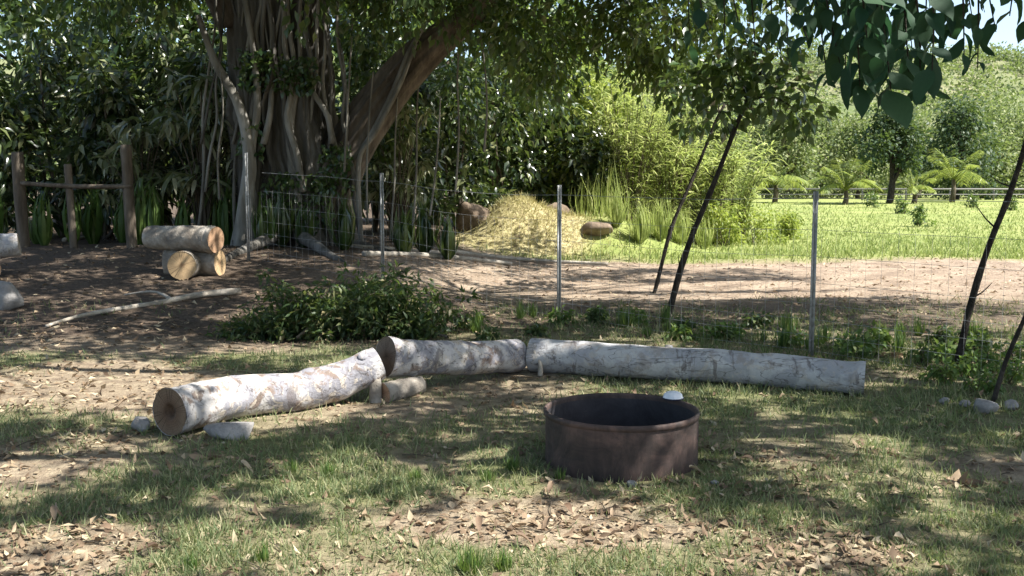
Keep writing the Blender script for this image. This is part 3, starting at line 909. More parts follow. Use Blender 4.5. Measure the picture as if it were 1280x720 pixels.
# nothing modelled at the ring's left foot; the dark there is cast shadow
# ------------------------------------------------------------------ wire fence
FP = [(5.25, 6.65), (2.85, 9.42), (.575, 12.05), (-1.87, 14.5), (-4.42, 16.8)]
fz = [h1(*p) for p in FP]
fence = empty('wire_fence', (FP[2][0], FP[2][1], fz[2]), 'thin wire mesh fence on slim grey metal posts behind the logs', 'fence')
PH = [1.56, 1.56, 1.62, 1.62, 1.8]
for (x, y), z, hh in zip(FP, fz, PH):
    rz = math.atan2(-2.6, 2.3)
    mb = MB()
    mb.add(*box((x, y, z + hh / 2 - .1), (.052, .006, hh + .2), rz))
    mb.add(*box((x + .02 * math.sin(rz), y - .02 * math.cos(rz), z + hh / 2 - .1), (.007, .042, hh + .19), rz))
    for k in range(14):
        mb.add(*box((x, y - .005, z + .15 + k * .1), (.02, .012, .012), rz))
    mb.build('post', M['galv'], fence, False)
mesh = MB()
for s in range(4):
    a0 = np.array([*FP[s], fz[s]]); a1 = np.array([*FP[s + 1], fz[s + 1]])
    n = int(np.linalg.norm(a1 - a0) / .15)
    for i in range(n):
        t = (i + .5) / n
        p = a0 + (a1 - a0) * t; zz = h1(p[0], p[1])
        mesh.add(*tube([[p[0], p[1], zz + .03], [p[0], p[1], zz + 1.2]], .0013, 3, False))
mesh = mesh.build('mesh_wires', M['galv'], fence)
mesh['kind'] = 'stuff'
for k, hh in enumerate([.05, .2, .35, .5, .7, .95, 1.2, 1.5]):
    pts = []
    for s in range(4):
        for t in np.linspace(0, 1, 9)[:-1]:
            x = FP[s][0] + (FP[s + 1][0] - FP[s][0]) * t; y = FP[s][1] + (FP[s + 1][1] - FP[s][1]) * t
            pts.append([x, y, h1(x, y) * .5 + (fz[s] * (1 - t) + fz[s + 1] * t) * .5 + hh - .02 * math.sin(t * math.pi)])
    MB().add(*tube(np.array(pts), .0016 if k < 7 else .0025, 4, False)).build('wire', M['galv'], fence)

# wooden fence at the left
wf = empty('wooden_fence', (-8.2, 19, h1(-8.2, 19)), 'old rough wooden fence of thick posts and one rail before the thicket', 'fence')
for px, top, w in ((28, 190, .11), (90, 205, .07), (163, 181, .1)):
    p = at(px, 300, 19.0); z = h1(p[0], 19); zt = at(px, top, 19.0)[2]
    MB().add(*tube(path([[p[0] + .03, 19, z - .1], [p[0], 19, z + .8], [p[0] - .02, 19, zt]], 14), [w * 1.05] + [w] * 12 + [w * .9], 10, True, .1, int(px))).build('post', M['old_wood'], wf)
pa = at(26, 229, 18.93); pb = at(165, 233, 18.93)
MB().add(*tube(path([pa, (pa + pb) / 2 + [0, 0, -.03], pb], 14), .042, 8, True, .12, 3)).build('rail', M['old_wood'], wf)

# ------------------------------------------------------------------ the big fig
FX, FY = -4.35, 20.3
fz0 = h1(FX, FY)
fig = empty('fig_tree', (FX, FY, fz0), 'huge old fig tree with hanging aerial roots and a leaning side limb', 'tree')
def fl(s, a):
    w = a + .5 * (fbm(s * 5 + 0 * a, a * 1.2 + 0 * s, 71, 3) - .5)
    rg = lambda k, p: 1 - np.abs(np.sin(k * w / 2 + p)) ** .6
    return .86 + (.10 + .45 * (1 - s) ** 5) * np.cos(w * 5 + .6 * s) * .7 + .34 * rg(9, 1 + .8 * s) * .6 + .22 * rg(17, 2 - 1.3 * s) * .6 + .12 * rg(31, 2 * s)
tp = path([[FX - .1, FY, fz0 - .3], [FX - .15, FY, fz0 + 1], [FX - .25, FY, fz0 + 3], [FX - .3, FY, fz0 + 5], [FX - .5, FY, fz0 + 7.5]], 110)
MB().add(*tube(tp, np.interp(np.linspace(0, 1, 110), [0, .08, .2, .5, 1], [1.3, 1.08, .93, .95, .8]), 200, True, .07, 5, fl)).build('trunk', M['fig_bark'], fig)
# leaning limb to the right
lp = [at(396, 318, 20.0), at(410, 245, 19.9), at(450, 165, 19.9), at(508, 88, 19.8), at(572, 30, 19.6), at(640, -30, 19.4), at(760, -90, 19.0)]
lpp = path(lp, 40)
MB().add(*tube(lpp, np.interp(np.linspace(0, 1, 40), [0, .25, .5, .7, 1], [.66, .47, .37, .24, .16]), 90, True, .09, 9, lambda s, a: .92 + .16 * (1 - np.abs(np.sin(3.5 * (a + .8 * s + .6 * fbm(s * 4 + 0 * a, a + 0 * s, 73, 2)))) ** .6) + .08 * (1 - np.abs(np.sin(8 * a + 2 * s))))).build('limb', M['fig_limb'], fig)
lp = [at(300, 20, 20.2), at(250, -60, 19.5), at(150, -120, 18.5), at(60, -170, 17.5)]
MB().add(*tube(path(lp, 20), np.linspace(.5, .2, 20), 18, True, .09, 10)).build('limb', M['fig_limb'], fig)
lp = [at(350, -20, 20.2), at(380, -110, 18.5), at(420, -250, 16), at(460, -420, 14)]
MB().add(*tube(path(lp, 20), np.linspace(.5, .18, 20), 18, True, .09, 11)).build('limb', M['fig_limb'], fig)
# pale root running down the front left and hugging the limb
def root(pts, r0, r1, seed, mat='fig_root'):
    n = 26
    MB().add(*tube(path(pts, n), np.linspace(r0, r1, n), 8, True, .2, seed)).build('aerial_root', M[mat], fig)
root([at(248, 20, 19.3), at(268, 75, 19.2), at(300, 135, 19.2), at(312, 200, 19.15), at(305, 260, 19.1), at(300, 330, 18.95)], .06, .16, 1)
root([at(300, -30, 19.3), at(316, 60, 19.25), at(322, 130, 19.25), at(314, 200, 19.2), at(314, 300, 19.0), at(322, 325, 18.9)], .05, .1, 2)
root([at(535, 25, 19.4), at(512, 65, 19.35), at(485, 130, 19.4), at(452, 188, 19.5), at(415, 225, 19.5), at(404, 300, 19.5)], .045, .08, 3)
root([at(520, 55, 19.3), at(498, 110, 19.3), at(470, 165, 19.35), at(448, 205, 19.4), at(452, 310, 19.3)], .035, .05, 4)
for i in range(24):
    x = 268 + 160 * ((i * .618) % 1); w = (.025, .04, .06, .03, .05)[i % 5]
    wob = np.cumsum(R.uniform(-9, 9, 7))
    ys_ = np.linspace(-30, random.choice([318, 322, 318, 240, 180]), 7)
    root([at(x + wob[k] + (12 if x > 345 else -6) * (k > 4) * (k - 4), ys_[k], 19.34 - .1 * (k > 4) + .25 * abs(x - 348) / 80) for k in range(7)], w * .7, w * 1.2, 10 + i, 'fig_root' if i % 3 else 'fig_bark')
for q, (x0, x1, y0, y1, n) in enumerate([(300, 345, 60, 110, 260), (350, 395, 70, 115, 260), (330, 420, 215, 290, 420), (400, 440, 180, 240, 200), (300, 330, 150, 200, 90)]):
    pc = np.array([at(R.uniform(x0, x1), R.uniform(y0, y1), 19.25 + R.uniform(-.1, .15)) for _ in range(n)])
    V, fs = batch(pc, R.normal(size=(n, 3)) * .6 + [0, -.3, -.6], R.normal(size=(n, 3)) * .4 + [0, -.8, .6], R.uniform(.08, .2, n), R.uniform(.05, .1, n), T4)
    MB().add(V, fs).build('climbing_leaves', M['leaf_dark'], fig, False)
for i, (x, y0, y1) in enumerate([(440, 0, 215), (462, 90, 280), (500, 110, 300), (523, 60, 290), (548, 120, 270), (425, 60, 200), (276, 90, 250), (262, 60, 210), (600, 40, 190), (574, 20, 240)]):
    yy = random.uniform(18.9, 20.5)
    xs = x + np.cumsum(R.uniform(-7, 7, 4))
    root([at(xs[k], y0 + (y1 - y0) * k / 3, yy) for k in range(4)], .014, .022, 30 + i)
# surface roots
for i, (x0, y0, x1, y1) in enumerate([(330, 322, 250, 338), (380, 322, 440, 334), (415, 318, 500, 316)]):
    a = G(x0, y0 - 12); b = G(x1, y1)
    a = np.array([FX, FY - .6, fz0 + .35]) * .5 + (a + [0, 0, .15]) * .5
    b[2] -= .03
    MB().add(*tube(path([a, a * .5 + b * .5 + [0, 0, .0], b], 14), np.linspace(.14, .03, 14), 9, True, .25, 60 + i)).build('surface_root', M['fig_bark'], fig)

# crown of the fig
cl = []
while len(cl) < 560:
    d = R.uniform(-1, 1, 3)
    if d @ d > 1: continue
    p = np.array([-3.6, 19.0, 8.4]) + d * np.array([9.2, 8.6, 3.6])
    if p[2] < 1.75 + .196 * p[1] + R.uniform(0, .8): continue
    cl.append(p)
hang = []
for (x0, x1, y0, y1, Y0, Y1, k) in [(560, 900, -40, 50, 17.5, 21, 44), (640, 880, 40, 95, 19, 22, 26), (880, 1010, -60, 20, 19, 22, 12), (380, 540, -30, 26, 16.5, 19, 9), (0, 250, -40, 30, 16.5, 20, 14), (420, 520, 20, 60, 20.8, 22, 6), (560, 700, 60, 150, 22, 23.5, 12), (450, 500, 60, 180, 21.2, 22.5, 10)]:
    for i in range(k):
        hang.append(at(R.uniform(x0, x1), R.uniform(y0, y1), R.uniform(Y0, Y1)))
for i in range(150):  # extra clumps above view, added to keep the fig trunk shaded
    cl.append(np.array([R.uniform(-3.2, 1.2), R.uniform(16.5, 20.5), R.uniform(5.7, 8.5)]))
hang = np.array(hang); cl = np.array(cl)
V, fs = clump_leaves(cl, R.uniform(.55, 1.0, len(cl)), 110, .2, T4, .5, .7, .8, shade_filter(.97))  # leaves left out wherever sun patches should reach the ground
V2, fs2 = clump_leaves(hang, R.uniform(.45, .85, len(hang)), 95, .2, T4, .5, .9, 1.1)
MB().add(V, fs).add(V2, fs2).build('crown', M['leaf_fig'], fig, False)

# ------------------------------------------------------------------ shrubs and trees
def plant(name, label, cat, x, y, hgt, wid, mat, leaf=.2, clumps=12, per=120, tpl=T4, ratio=.45, stems=5, group=None, base=.15, stemmat='stem', tr=.05, droop=.6, flat=.9, trunk=False, foot=0.0):
    z = h1(x, y)
    t = empty(name, (x, y, z), label, cat, group)
    C = []
    for i in range(clumps):
        f = (i + .5) / clumps
        zz = base + (1 - base) * f
        sp = wid * (math.sin(math.pi * min(.95, .25 + .72 * f)) if trunk else (1 - .45 * f))
        a = i * 2.4 + R.uniform(-.5, .5); q = sp * R.uniform(.25, .95)
        C.append([x + math.cos(a) * q, y + math.sin(a) * q * .8, z + hgt * zz * .92])
    C = np.array(C)
    rad = R.uniform(.3, .48, clumps) * wid
    V, fs = clump_leaves(C, rad, per, leaf, tpl, ratio, droop, flat)
    V[:, 2] = np.maximum(V[:, 2], z - .02)
    MB().add(V, fs).build('crown', M[mat], t, False)
    mb = MB()
    if trunk:
        top = np.array([x + R.uniform(-.1, .1) * wid, y, z + hgt * .75])
        tk = path([[x, y, z - .1], [x + R.uniform(-.1, .1) * wid, y, z + hgt * .3], top], 12)
        mb.add(*tube(tk, np.linspace(tr, tr * .4, 12), 8, True, .1, 3))
        for c in C[:: max(1, clumps // 7)]:
            k = R.integers(3, 9)
            mb.add(*tube(path([tk[k], (tk[k] + c) / 2 + [0, 0, .1 * hgt * .3], c], 6), np.linspace(tr * .45, tr * .12, 6), 5, False))
        mb.build('trunk', M[stemmat], t)
    else:
        for i in range(stems):
            c = C[R.integers(0, clumps)]
            b = np.array([x + R.uniform(-.2, .2) * wid, y + R.uniform(-.2, .2) * wid, z - .05])
            mb.add(*tube(path([b, (b + c) / 2 + [R.uniform(-.1, .1), 0, .1], c], 8), np.linspace(tr, tr * .35, 8), 6, False))
        mb.build('stems', M[stemmat], t)
    return t

gA = 'shrubs of the thicket behind the wooden fence'
lA = 'dark broad leaved shrub in the thicket behind the wooden fence'
SL = ['outermost dark broad leaved shrub behind the slanting log', 'low dark shrub behind the wooden post nearest the slanting log', 'tall dark shrub behind the middle wooden post', 'low dark shrub behind the rail by the tallest wooden post',
      'tall dark shrub between the tallest wooden post and the fig', 'dark shrub right behind the stacked logs beside the fig', 'tallest dark shrub at the far end of the thicket']
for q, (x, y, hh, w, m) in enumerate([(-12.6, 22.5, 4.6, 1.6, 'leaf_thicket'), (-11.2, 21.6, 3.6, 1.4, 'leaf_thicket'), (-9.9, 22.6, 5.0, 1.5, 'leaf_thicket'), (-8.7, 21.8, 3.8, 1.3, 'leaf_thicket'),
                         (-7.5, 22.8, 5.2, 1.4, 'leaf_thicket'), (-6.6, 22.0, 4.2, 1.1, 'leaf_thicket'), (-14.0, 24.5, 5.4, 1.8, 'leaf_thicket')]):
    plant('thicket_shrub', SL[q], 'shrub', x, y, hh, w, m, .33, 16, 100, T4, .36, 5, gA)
lB = 'dark leafy shrub between the fig tree and the earth mound'
SB = ['dark leafy shrub close to the hanging roots of the fig limb', 'dark leafy shrub behind the boulder with the dark hollow', 'tall dark shrub behind the crest of the mound', 'dark shrub behind the sunken rock on the mound', 'lowest dark shrub behind the flat rock beside the cane', 'tallest dark shrub directly behind the fig limb']
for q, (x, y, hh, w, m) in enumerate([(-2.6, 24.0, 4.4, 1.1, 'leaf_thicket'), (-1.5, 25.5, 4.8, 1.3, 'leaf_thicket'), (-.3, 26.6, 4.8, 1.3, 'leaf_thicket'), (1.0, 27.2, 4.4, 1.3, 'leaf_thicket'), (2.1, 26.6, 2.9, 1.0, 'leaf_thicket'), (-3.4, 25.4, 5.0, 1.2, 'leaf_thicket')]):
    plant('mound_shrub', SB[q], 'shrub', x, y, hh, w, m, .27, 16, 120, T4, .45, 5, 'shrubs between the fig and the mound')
plant('climber_bush', 'yellow green leafy climber bush rising behind the dark shrubs by the mound', 'shrub', 2.2, 27.6, 5.0, 1.5, 'leaf_bright', .2, 16, 170, T4, .5)
# tall trees behind the thicket
lC = 'tall leafy tree closing the view behind the thicket and the fig'
for (x, y, hh, w, m) in [(-19, 31, 12, 3.8, 'leaf_mid'), (-14.8, 33, 13, 3.8, 'leaf_mid'), (-10.8, 31, 12, 3.6, 'leaf_fig'), (-6.5, 33, 12.5, 3.8, 'leaf_fig'), (-2.5, 32, 11, 3.6, 'leaf_mid'), (1.2, 34, 8.2, 3.0, 'leaf_mid')]:
    plant('backdrop_tree', lC, 'tree', x, y, hh, w, m, .38, 30, 230, T4, .5, 0, 'trees behind the thicket', .12, 'stem', .2, .5, .9, True)

# strap-leaved plants at the foot of the thicket
def strap_plant(name, label, x, y, n, L, W, mat, group=None, lean=.5, cat='plant', stemh=0):
    z = h1(x, y)
    a = R.uniform(0, 6.28, n); s = R.uniform(.1, lean, n)
    D = np.stack([np.cos(a) * s, np.sin(a) * s, np.ones(n)], -1)
    P = np.stack([x + np.cos(a) * .05 * L, y + np.sin(a) * .05 * L, z - .02 + R.uniform(0, stemh + 1e-6, n)], -1)
    N = np.stack([-np.cos(a), -np.sin(a), .3 + 0 * a], -1)
    V, fs = batch(P, D, -N, L * R.uniform(.6, 1.1, n), W, TS, R.uniform(.4, 1.4, n))
    o = MB().add(V, fs).build(name, M[mat], None, False)
    return tag(o, label, cat, group)
lS = 'green strap leaved plant at the foot of the thicket behind the wooden fence'
for i in range(14):
    strap_plant('strap_leaf_plant', lS, -11.6 + i * .46 + R.uniform(-.15, .15), R.uniform(19.6, 20.6), 34, R.uniform(.8, 1.3), .075, 'weed', 'strap leaved plants behind the wooden fence')
for i, (px, Y) in enumerate([(352, 19.0), (330, 18.6), (380, 18.8), (430, 18.5), (505, 18.4), (530, 19.2), (560, 18.8)]):
    p = at(px, 300, Y)
    strap_plant('root_foot_plant', 'dark green leafy plant growing around the foot of the fig tree', p[0], Y, 40, R.uniform(.7, 1.15), .085, 'leaf_dark', 'plants at the foot of the fig', .8)

def droop_shrub(label, x, y, hgt, n, L, W, mat):
    z = h1(x, y)
    t = empty('drooping_shrub', (x, y, z), label, 'shrub')
    mb = MB(); P = []; D = []
    for i in range(n):
        a = R.uniform(0, 6.28); q = .75 * math.sqrt(R.random()); hh = hgt * R.uniform(.35, 1)
        tip = np.array([x + math.cos(a) * q, y + math.sin(a) * q, z + hh])
        mb.add(*tube(path([[x + math.cos(a) * .1, y + math.sin(a) * .1, z - .05], [x + math.cos(a) * q * .4, y + math.sin(a) * q * .4, z + hh * .6], tip], 7), np.linspace(.02, .008, 7), 5, False))
        for k in range(13):
            an = R.uniform(0, 6.28)
            P.append(tip + R.normal(size=3) * .07); D.append([math.cos(an) * .8, math.sin(an) * .8, R.uniform(-1.2, .3)])
    V, fs = batch(np.array(P), np.array(D), R.normal(size=(len(P), 3)) * .3 + np.array([0, 0, 1.]), L * R.uniform(.6, 1.1, len(P)), W, TS, R.uniform(.3, 1.2, len(P)))
    MB().add(V, fs).build('foliage', M[mat], t, False)
    mb.build('stems', M['stem'], t)
M['leaf_pale'] = leaf_mat('leaf_pale', [(0, (.07, .09, .04)), (.5, (.17, .19, .10)), (1, (.34, .33, .22))], .3, .6, .25)  # grey-green leaf tone with the long pale glints put into the colour
droop_shrub('shrub of long drooping pale leaves beside the fig trunk and log stack', -6.25, 20.4, 3.4, 46, .5, .085, 'leaf_pale')
droop_shrub('shrub of long drooping pale leaves behind the tallest wooden post', -7.6, 20.6, 2.8, 30, .46, .085, 'leaf_pale')
droop_shrub('shrub of drooping pale leaves beside the hanging roots of the leaning limb', -2.5, 21.8, 3.0, 30, .4, .075, 'leaf_pale')

# tall cane grass
def cane(label, x, y, n, hgt, wid, mat='leaf_bright', group=None):
    z = h1(x, y)
    t = empty('cane_clump', (x, y, z), label, 'cane', group)
    mb = MB(); P = []; D = []
    for i in range(n):
        a = R.uniform(0, 6.28); q = wid * .35 * math.sqrt(R.random())
        b = np.array([x + math.cos(a) * q, y + math.sin(a) * q, z - .05])
        le = R.uniform(.25, 1.0) * wid
        hh = hgt * R.uniform(.55, 1.05)
        tip = b + np.array([math.cos(a) * le, math.sin(a) * le, hh])
        pp = path([b, b + [math.cos(a) * le * .25, math.sin(a) * le * .25, hh * .55], tip], 10)
        mb.add(*tube(pp, np.linspace(.018, .005, 10), 5, False))
        for k in range(44):
            f = R.uniform(.02, 1) ** .8 * 9
            i0 = min(int(f), 8); p = pp[i0] + (pp[i0 + 1] - pp[i0]) * (f - i0)
            an = R.uniform(0, 6.28)
            P.append(p); D.append([math.cos(an), math.sin(an), R.uniform(.0, 1.1)])
    P = np.array(P); D = np.array(D)
    V, fs = batch(P, D, R.normal(size=(len(P), 3)) * .3 + np.array([0, 0, 1.]), R.uniform(.22, .5, len(P)), R.uniform(.028, .05, len(P)), TS, R.uniform(.6, 1.6, len(P)))
    MB().add(V, fs).build('blades', M[mat], t, False)
    mb.build('canes', M['stem'], t)
gC = 'tall cane clumps'
lK = 'tall bright yellow green cane clump at the edge of the field'
SK = ['bright yellow green cane clump behind the grass tussocks beside the mound', 'widest bright cane clump behind the two leaning saplings', 'tallest cane clump, rising behind the dark shrubs of the mound', 'cane clump bordering the low bushes of the field', 'tall cane clump at the back between the other clumps', 'lowest cane clump, the one farthest out in the field']
for q, (x, y, n, hh, w) in enumerate([(3.1, 26.8, 62, 4.5, 1.3), (4.3, 27.6, 66, 4.3, 1.4), (2.6, 29.2, 60, 5.2, 1.4), (5.4, 28.4, 56, 3.5, 1.4), (3.9, 30.2, 50, 4.9, 1.4), (6.4, 29.2, 40, 2.9, 1.2)]):
    cane(SK[q], x, y, n, hh, w, 'leaf_cane', gC)
lT = 'low yellow green grass tussock at the foot of the cane'
for (px, Y, L) in [(800, 24.0, .95), (770, 24.4, .8), (825, 24.6, 1.0), (850, 25.2, .9), (735, 25.8, 1.3), (760, 25.8, 1.6), (880, 25.6, .8)]:
    p = at(px, 300, Y)
    strap_plant('grass_tussock', lT, p[0], Y, 110, L, .026, 'leaf_cane', 'tussocks at the foot of the cane', .9)
for (px, Y, hh, w) in [(905, 27.5, 1.2, .7), (945, 29, 1.1, .8), (985, 31, .8, .6)]:
    p = at(px, 290, Y)
    plant('field_bush', 'low rounded light green bush at the edge of the sunny field', 'bush', p[0], Y, hh, w, 'leaf_bright', .14, 10, 110, T4, .4, 4, 'bushes at the field edge', .1, 'stem', .015)
# rocks on the mound
g = np.array([-1.0, 24.4]); rock('boulder', 'brown boulder with a dark hollow at the left end of the earth mound', g, (.5, .4, .42), M['stone_brown'], 'boulder', seed=52, sink=.2)
g = np.array([2.05, 24.0]); rock('boulder', 'flat dark brown rock on the right shoulder of the mound', g, (.45, .28, .2), M['stone_brown'], 'boulder', seed=57, sink=.2)
g = np.array([1.15, 25.2]); rock('boulder', 'dark rounded rock half sunk in the crest of the mound', g, (.34, .3, .2), M['stone_brown'], 'boulder', seed=61, sink=.2)

# weeds along the fence
lW = 'low green weed growing along the wire fence behind the logs'
k = 0
for i in range(46):
    px = R.uniform(540, 1275)
    p = G(px, R.uniform(392, 428) + (px - 600) * .045)
    if k % 2:
        plant('fence_weed', lW, 'weed', p[0], p[1], R.uniform(.08, .2), R.uniform(.12, .26), 'weed' if k % 4 == 1 else 'leaf_cut', .075, 6, 34, T4, .5, 3, 'weeds along the wire fence', .1, 'stem', .005)
    else:
        strap_plant('fence_grass', 'tuft of long grass growing along the wire fence behind the logs', p[0], p[1], 46, R.uniform(.14, .28), .011, 'weed', 'grass tufts along the wire fence', 1.1, 'grass tuft')
    k += 1
lW2 = 'leafy weed by the thin dark stems at the right of the yard'
for (px, py, hh) in [(1205, 472, .24), (1240, 466, .28), (1262, 480, .26), (1180, 478, .18), (1275, 455, .3), (1150, 455, .2), (1228, 490, .16), (1215, 445, .24)]:
    p = G(px, py)
    plant('yard_weed', lW2, 'weed', p[0], p[1], hh * .8, .18, 'weed', .06, 6, 30, T4, .5, 3, 'weeds at the right of the yard', .1, 'stem', .006)
x, y = scatter(42000, lambda x, y: sm(8.8, 9.6, y + .25 * x) * sm(14.6, 13.6, y) * sm(-.9, .1, x) * np.clip(fbm(x * 2, y * 2, 95, 2) * 2 - .55, .05, 1), 8, 15, 1)
n = len(x)
D = R.normal(size=(n, 3)) * .7 + np.array([0, 0, .8]); D[:, 2] = np.abs(D[:, 2])
V, fs = batch(np.stack([x, y, hz(x, y) - .01], -1), D, R.normal(size=(n, 3)), R.uniform(.04, .14, n) * (.5 + fbm(x * .8, y * .8, 96, 2)), .010, TB)
M['under'] = leaf_mat('under', [(0, (.05, .085, .03)), (.5, (.10, .14, .05)), (.75, (.22, .19, .11)), (1, (.36, .28, .19))], .7, .25, .25)
tag(MB().add(V, fs).build('fence_undergrowth', M['under'], None, False), 'matted grass and dry stalks under the wire fence', 'undergrowth', kind='stuff')
# tufts in the front grass
for (px, py, L, n) in [(588, 716, .13, 120), (630, 712, .10, 80), (330, 700, .10, 60), (410, 595, .10, 70), (520, 600, .09, 60), (365, 590, .09, 60), (240, 712, .09, 60), (640, 588, .10, 80), (610, 602, .09, 60), (700, 600, .09, 50)]:
    p = G(px, py)
    strap_plant('grass_tuft', 'tuft of taller green grass in the open yard', p[0], p[1], n, L, .006, 'weed', 'grass tufts in the yard', 1.4, 'grass tuft')

# heap of cut leafy branches
heap = empty('branch_heap', (-1.9, 10.9, h1(-1.9, 10.9)), 'heap of cut green leafy branches behind the bent log', 'branch heap')
for i in range(15):
    x = -2.85 + 1.85 * (i + R.uniform(-.3, .3)) / 14; y = 10.7 + R.uniform(-.35, .5)
    z = h1(x, y)
    hh = (.62 * math.exp(-((x + 1.8) / .75) ** 2) + .12) * R.uniform(.45, 1.05)
    a = R.uniform(-.7, .7) + (math.pi if R.random() < .5 else 0)
    b = np.array([x - math.cos(a) * .4, y - math.sin(a) * .25, z + .03]); e = np.array([x + math.cos(a) * .45, y + math.sin(a) * .25, z + hh * .8])
    pp = path([b, (b + e) / 2 + [0, 0, .12 * hh], e], 12)
    br = MB().add(*tube(np.vstack([pp, pp[-1] + (pp[-1] - pp[-2]) * R.uniform(1, 4) + [0, 0, .06]]), np.linspace(.02, .004, 13), 6, False)).build('branch', M['stem'], heap)
    C = np.vstack([pp[2:], pp[4:] + R.normal(size=(8, 3)) * .12, pp[3:] + R.normal(size=(9, 3)) * np.array([.16, .16, .1])])
    V, fs = clump_leaves(C, R.uniform(.08, .2, len(C)), 26, .095, T4, .34, .35, .8)
    V[:, 2] = np.maximum(V[:, 2], z - .02)
    MB().add(V, fs).build('foliage', M['leaf_cut'], br, False)

# clumps of dry leaves
def dry_clump(label, px, py, s, n, seed):
    g = G(px, py)
    D = rnd_dir(n); D[:, 2] = np.abs(D[:, 2]) * .22
    V, fs = batch(np.tile(g + [0, 0, -.01], (n, 1)) + R.normal(size=(n, 3)) * s * .16 * np.array([1, .7, .2]), D, R.normal(size=(n, 3)) * .5 + [0, 0, 1.], s * R.uniform(.5, 1, n), s * R.uniform(.2, .4, n), TN, R.uniform(-1.5, 2.5, n))
    o = MB().add(V, fs).build('dry_leaf_clump', M['dry'], None)
    tag(o, label, 'dry leaves')
dry_clump('clump of big curled tan leaves by the end of the long log', 1108, 446, .24, 14, 1)
dry_clump('clump of pale dry leaves beside the heap of cut branches', 592, 396, .26, 12, 2)
dry_clump('pale dried fan of leaves lying on the grass right of the fire ring', 1092, 566, .2, 14, 3)
dry_clump('scatter of tan dry leaves near the row of pale stones', 1195, 606, .17, 14, 4)
dry_clump('dry leaf clump lying below the sawn end of the bent log', 262, 572, .13, 12, 5)

# ------------------------------------------------------------------ saplings
def sapling(name, label, pts, r0, r1, crown, leaf, mat='leaf_dark', per=75, group=None):
    b = pts[0]
    t = empty(name, (b[0], b[1], h1(b[0], b[1])), label, 'sapling', group)
    pts = [np.array([b[0], b[1], h1(b[0], b[1]) - .08])] + list(pts[1:])
    pp = path(pts, 24); pp[:, 0] += .012 * np.sin(np.linspace(0, 14, 24))
    mb = MB().add(*tube(pp, np.linspace(r0, r1, 24) * (1 + .16 * (np.arange(24) % 5 == 2)), 8, True, .2, 7))
    for q in (6, 10, 13, 17):
        e = pp[q] + np.array([R.uniform(-.18, .22), R.uniform(-.15, .15), R.uniform(.06, .22)])
        mb.add(*tube(path([pp[q], (pp[q] + e) / 2 + [0, 0, -.02], e], 5), np.linspace(r1 * .5, r1 * .15, 5), 5, False))
    if len(crown):
        C = np.array(crown)
        for c in C[::2]:
            mb.add(*tube(path([pp[-4], (pp[-4] + c) / 2 + [0, 0, .1], c], 6), np.linspace(r1 * .7, r1 * .2, 6), 5, False))
        V, fs = clump_leaves(C, .32, per, leaf, T4, .55, .8, .9)
        MB().add(V, fs).build('crown', M[mat], t, False)
    mb.build('trunk', M['stem_dark'], t)
    return t
b = G(816, 366); Yb = b[1]
sapling('leaning_sapling', 'thinner of two dark leaning saplings crossing the wire fence', [b, at(835, 300, Yb), at(862, 230, Yb), at(892, 160, Yb), at(905, 130, Yb)], .032, .018,
        [at(x, y, Yb + R.uniform(-.4, .4)) for x, y in [(845, 120), (865, 150), (885, 105), (855, 95)]], .17)
b = G(832, 396); Yb = b[1]
sapling('leaning_sapling', 'thicker of two dark leaning saplings crossing the wire fence', [b, at(850, 340, Yb), at(885, 245, Yb), at(918, 165, Yb), at(950, 90, Yb)], .042, .022,
        [at(x, y, Yb + R.uniform(-.5, .5)) for x, y in [(890, 110), (905, 140), (925, 95), (950, 120), (970, 70), (985, 110), (1000, 140), (930, 50), (905, 75)]], .17)
b = G(1194, 456); Yb = b[1]
sapling('leaning_sapling', 'dark bare sapling leaning out over the weeds by the stone row', [b, at(1208, 400, Yb), at(1240, 300, Yb), at(1270, 215, Yb), at(1320, 60, Yb), at(1350, -40, Yb)], .033, .02,
        [at(x, y, Yb + R.uniform(-.3, .3)) for x, y in [(1340, -20), (1370, -60), (1310, -60), (1350, -100)]], .17)
b = G(1240, 502); Yb = b[1]
mb = MB().add(*tube(path([b - [0, 0, .05], at(1258, 450, Yb), at(1284, 390, Yb), at(1320, 300, Yb)], 14), np.linspace(.02, .012, 14), 6, True, .15, 9))
tag(mb.build('slender_sapling', M['stem_dark']), 'thin dark bare stem rising from the row of pale stones', 'sapling')

# ------------------------------------------------------------------ field far side
def palm(label, px, py, Y, hgt, n, L, group):
    p = at(px, py, Y); x = p[0]; z = h1(x, Y)
    t = empty('small_palm', (x, Y, z), label, 'palm', group)
    MB().add(*tube([[x, Y, z - .2], [x + .1, Y, z + hgt * .5], [x + .05, Y, z + hgt]], [.22, .17, .14], 8)).build('trunk', M['stem'], t)
    for i in range(n):
        a = i * 2.4; el = R.uniform(.3, 1.3)
        d = np.array([math.cos(a) * math.cos(el), math.sin(a) * math.cos(el), math.sin(el)])
        b = np.array([x + .05, Y, z + hgt]); l = L * R.uniform(.8, 1.1)
        pp = path([b, b + d * l * .5, b + d * l + [0, 0, -.45 * l * math.cos(el)]], 12)
        mb = MB().add(*tube(pp, np.linspace(.04, .01, 12), 4, False))
        m = 44; f = np.linspace(1.5, 10.9, m); i0 = f.astype(int)
        P = pp[i0] + (pp[np.minimum(i0 + 1, 11)] - pp[i0]) * (f - i0)[:, None]
        T = unit(pp[np.minimum(i0 + 1, 11)] - pp[i0]); S = unit(np.cross(T, [0, 0, 1.])) * np.where(np.arange(m) % 2, 1, -1)[:, None]
        V, fs = batch(P, S + T * .7 + np.array([0, 0, -.25]), np.tile([0, 0, 1.], (m, 1)) + R.normal(size=(m, 3)) * .15, l * .34 * np.sin(np.linspace(.5, 2.9, m)), .09, TB)
        mb.add(V, fs).build('frond', M['leaf_palm'], t, False)
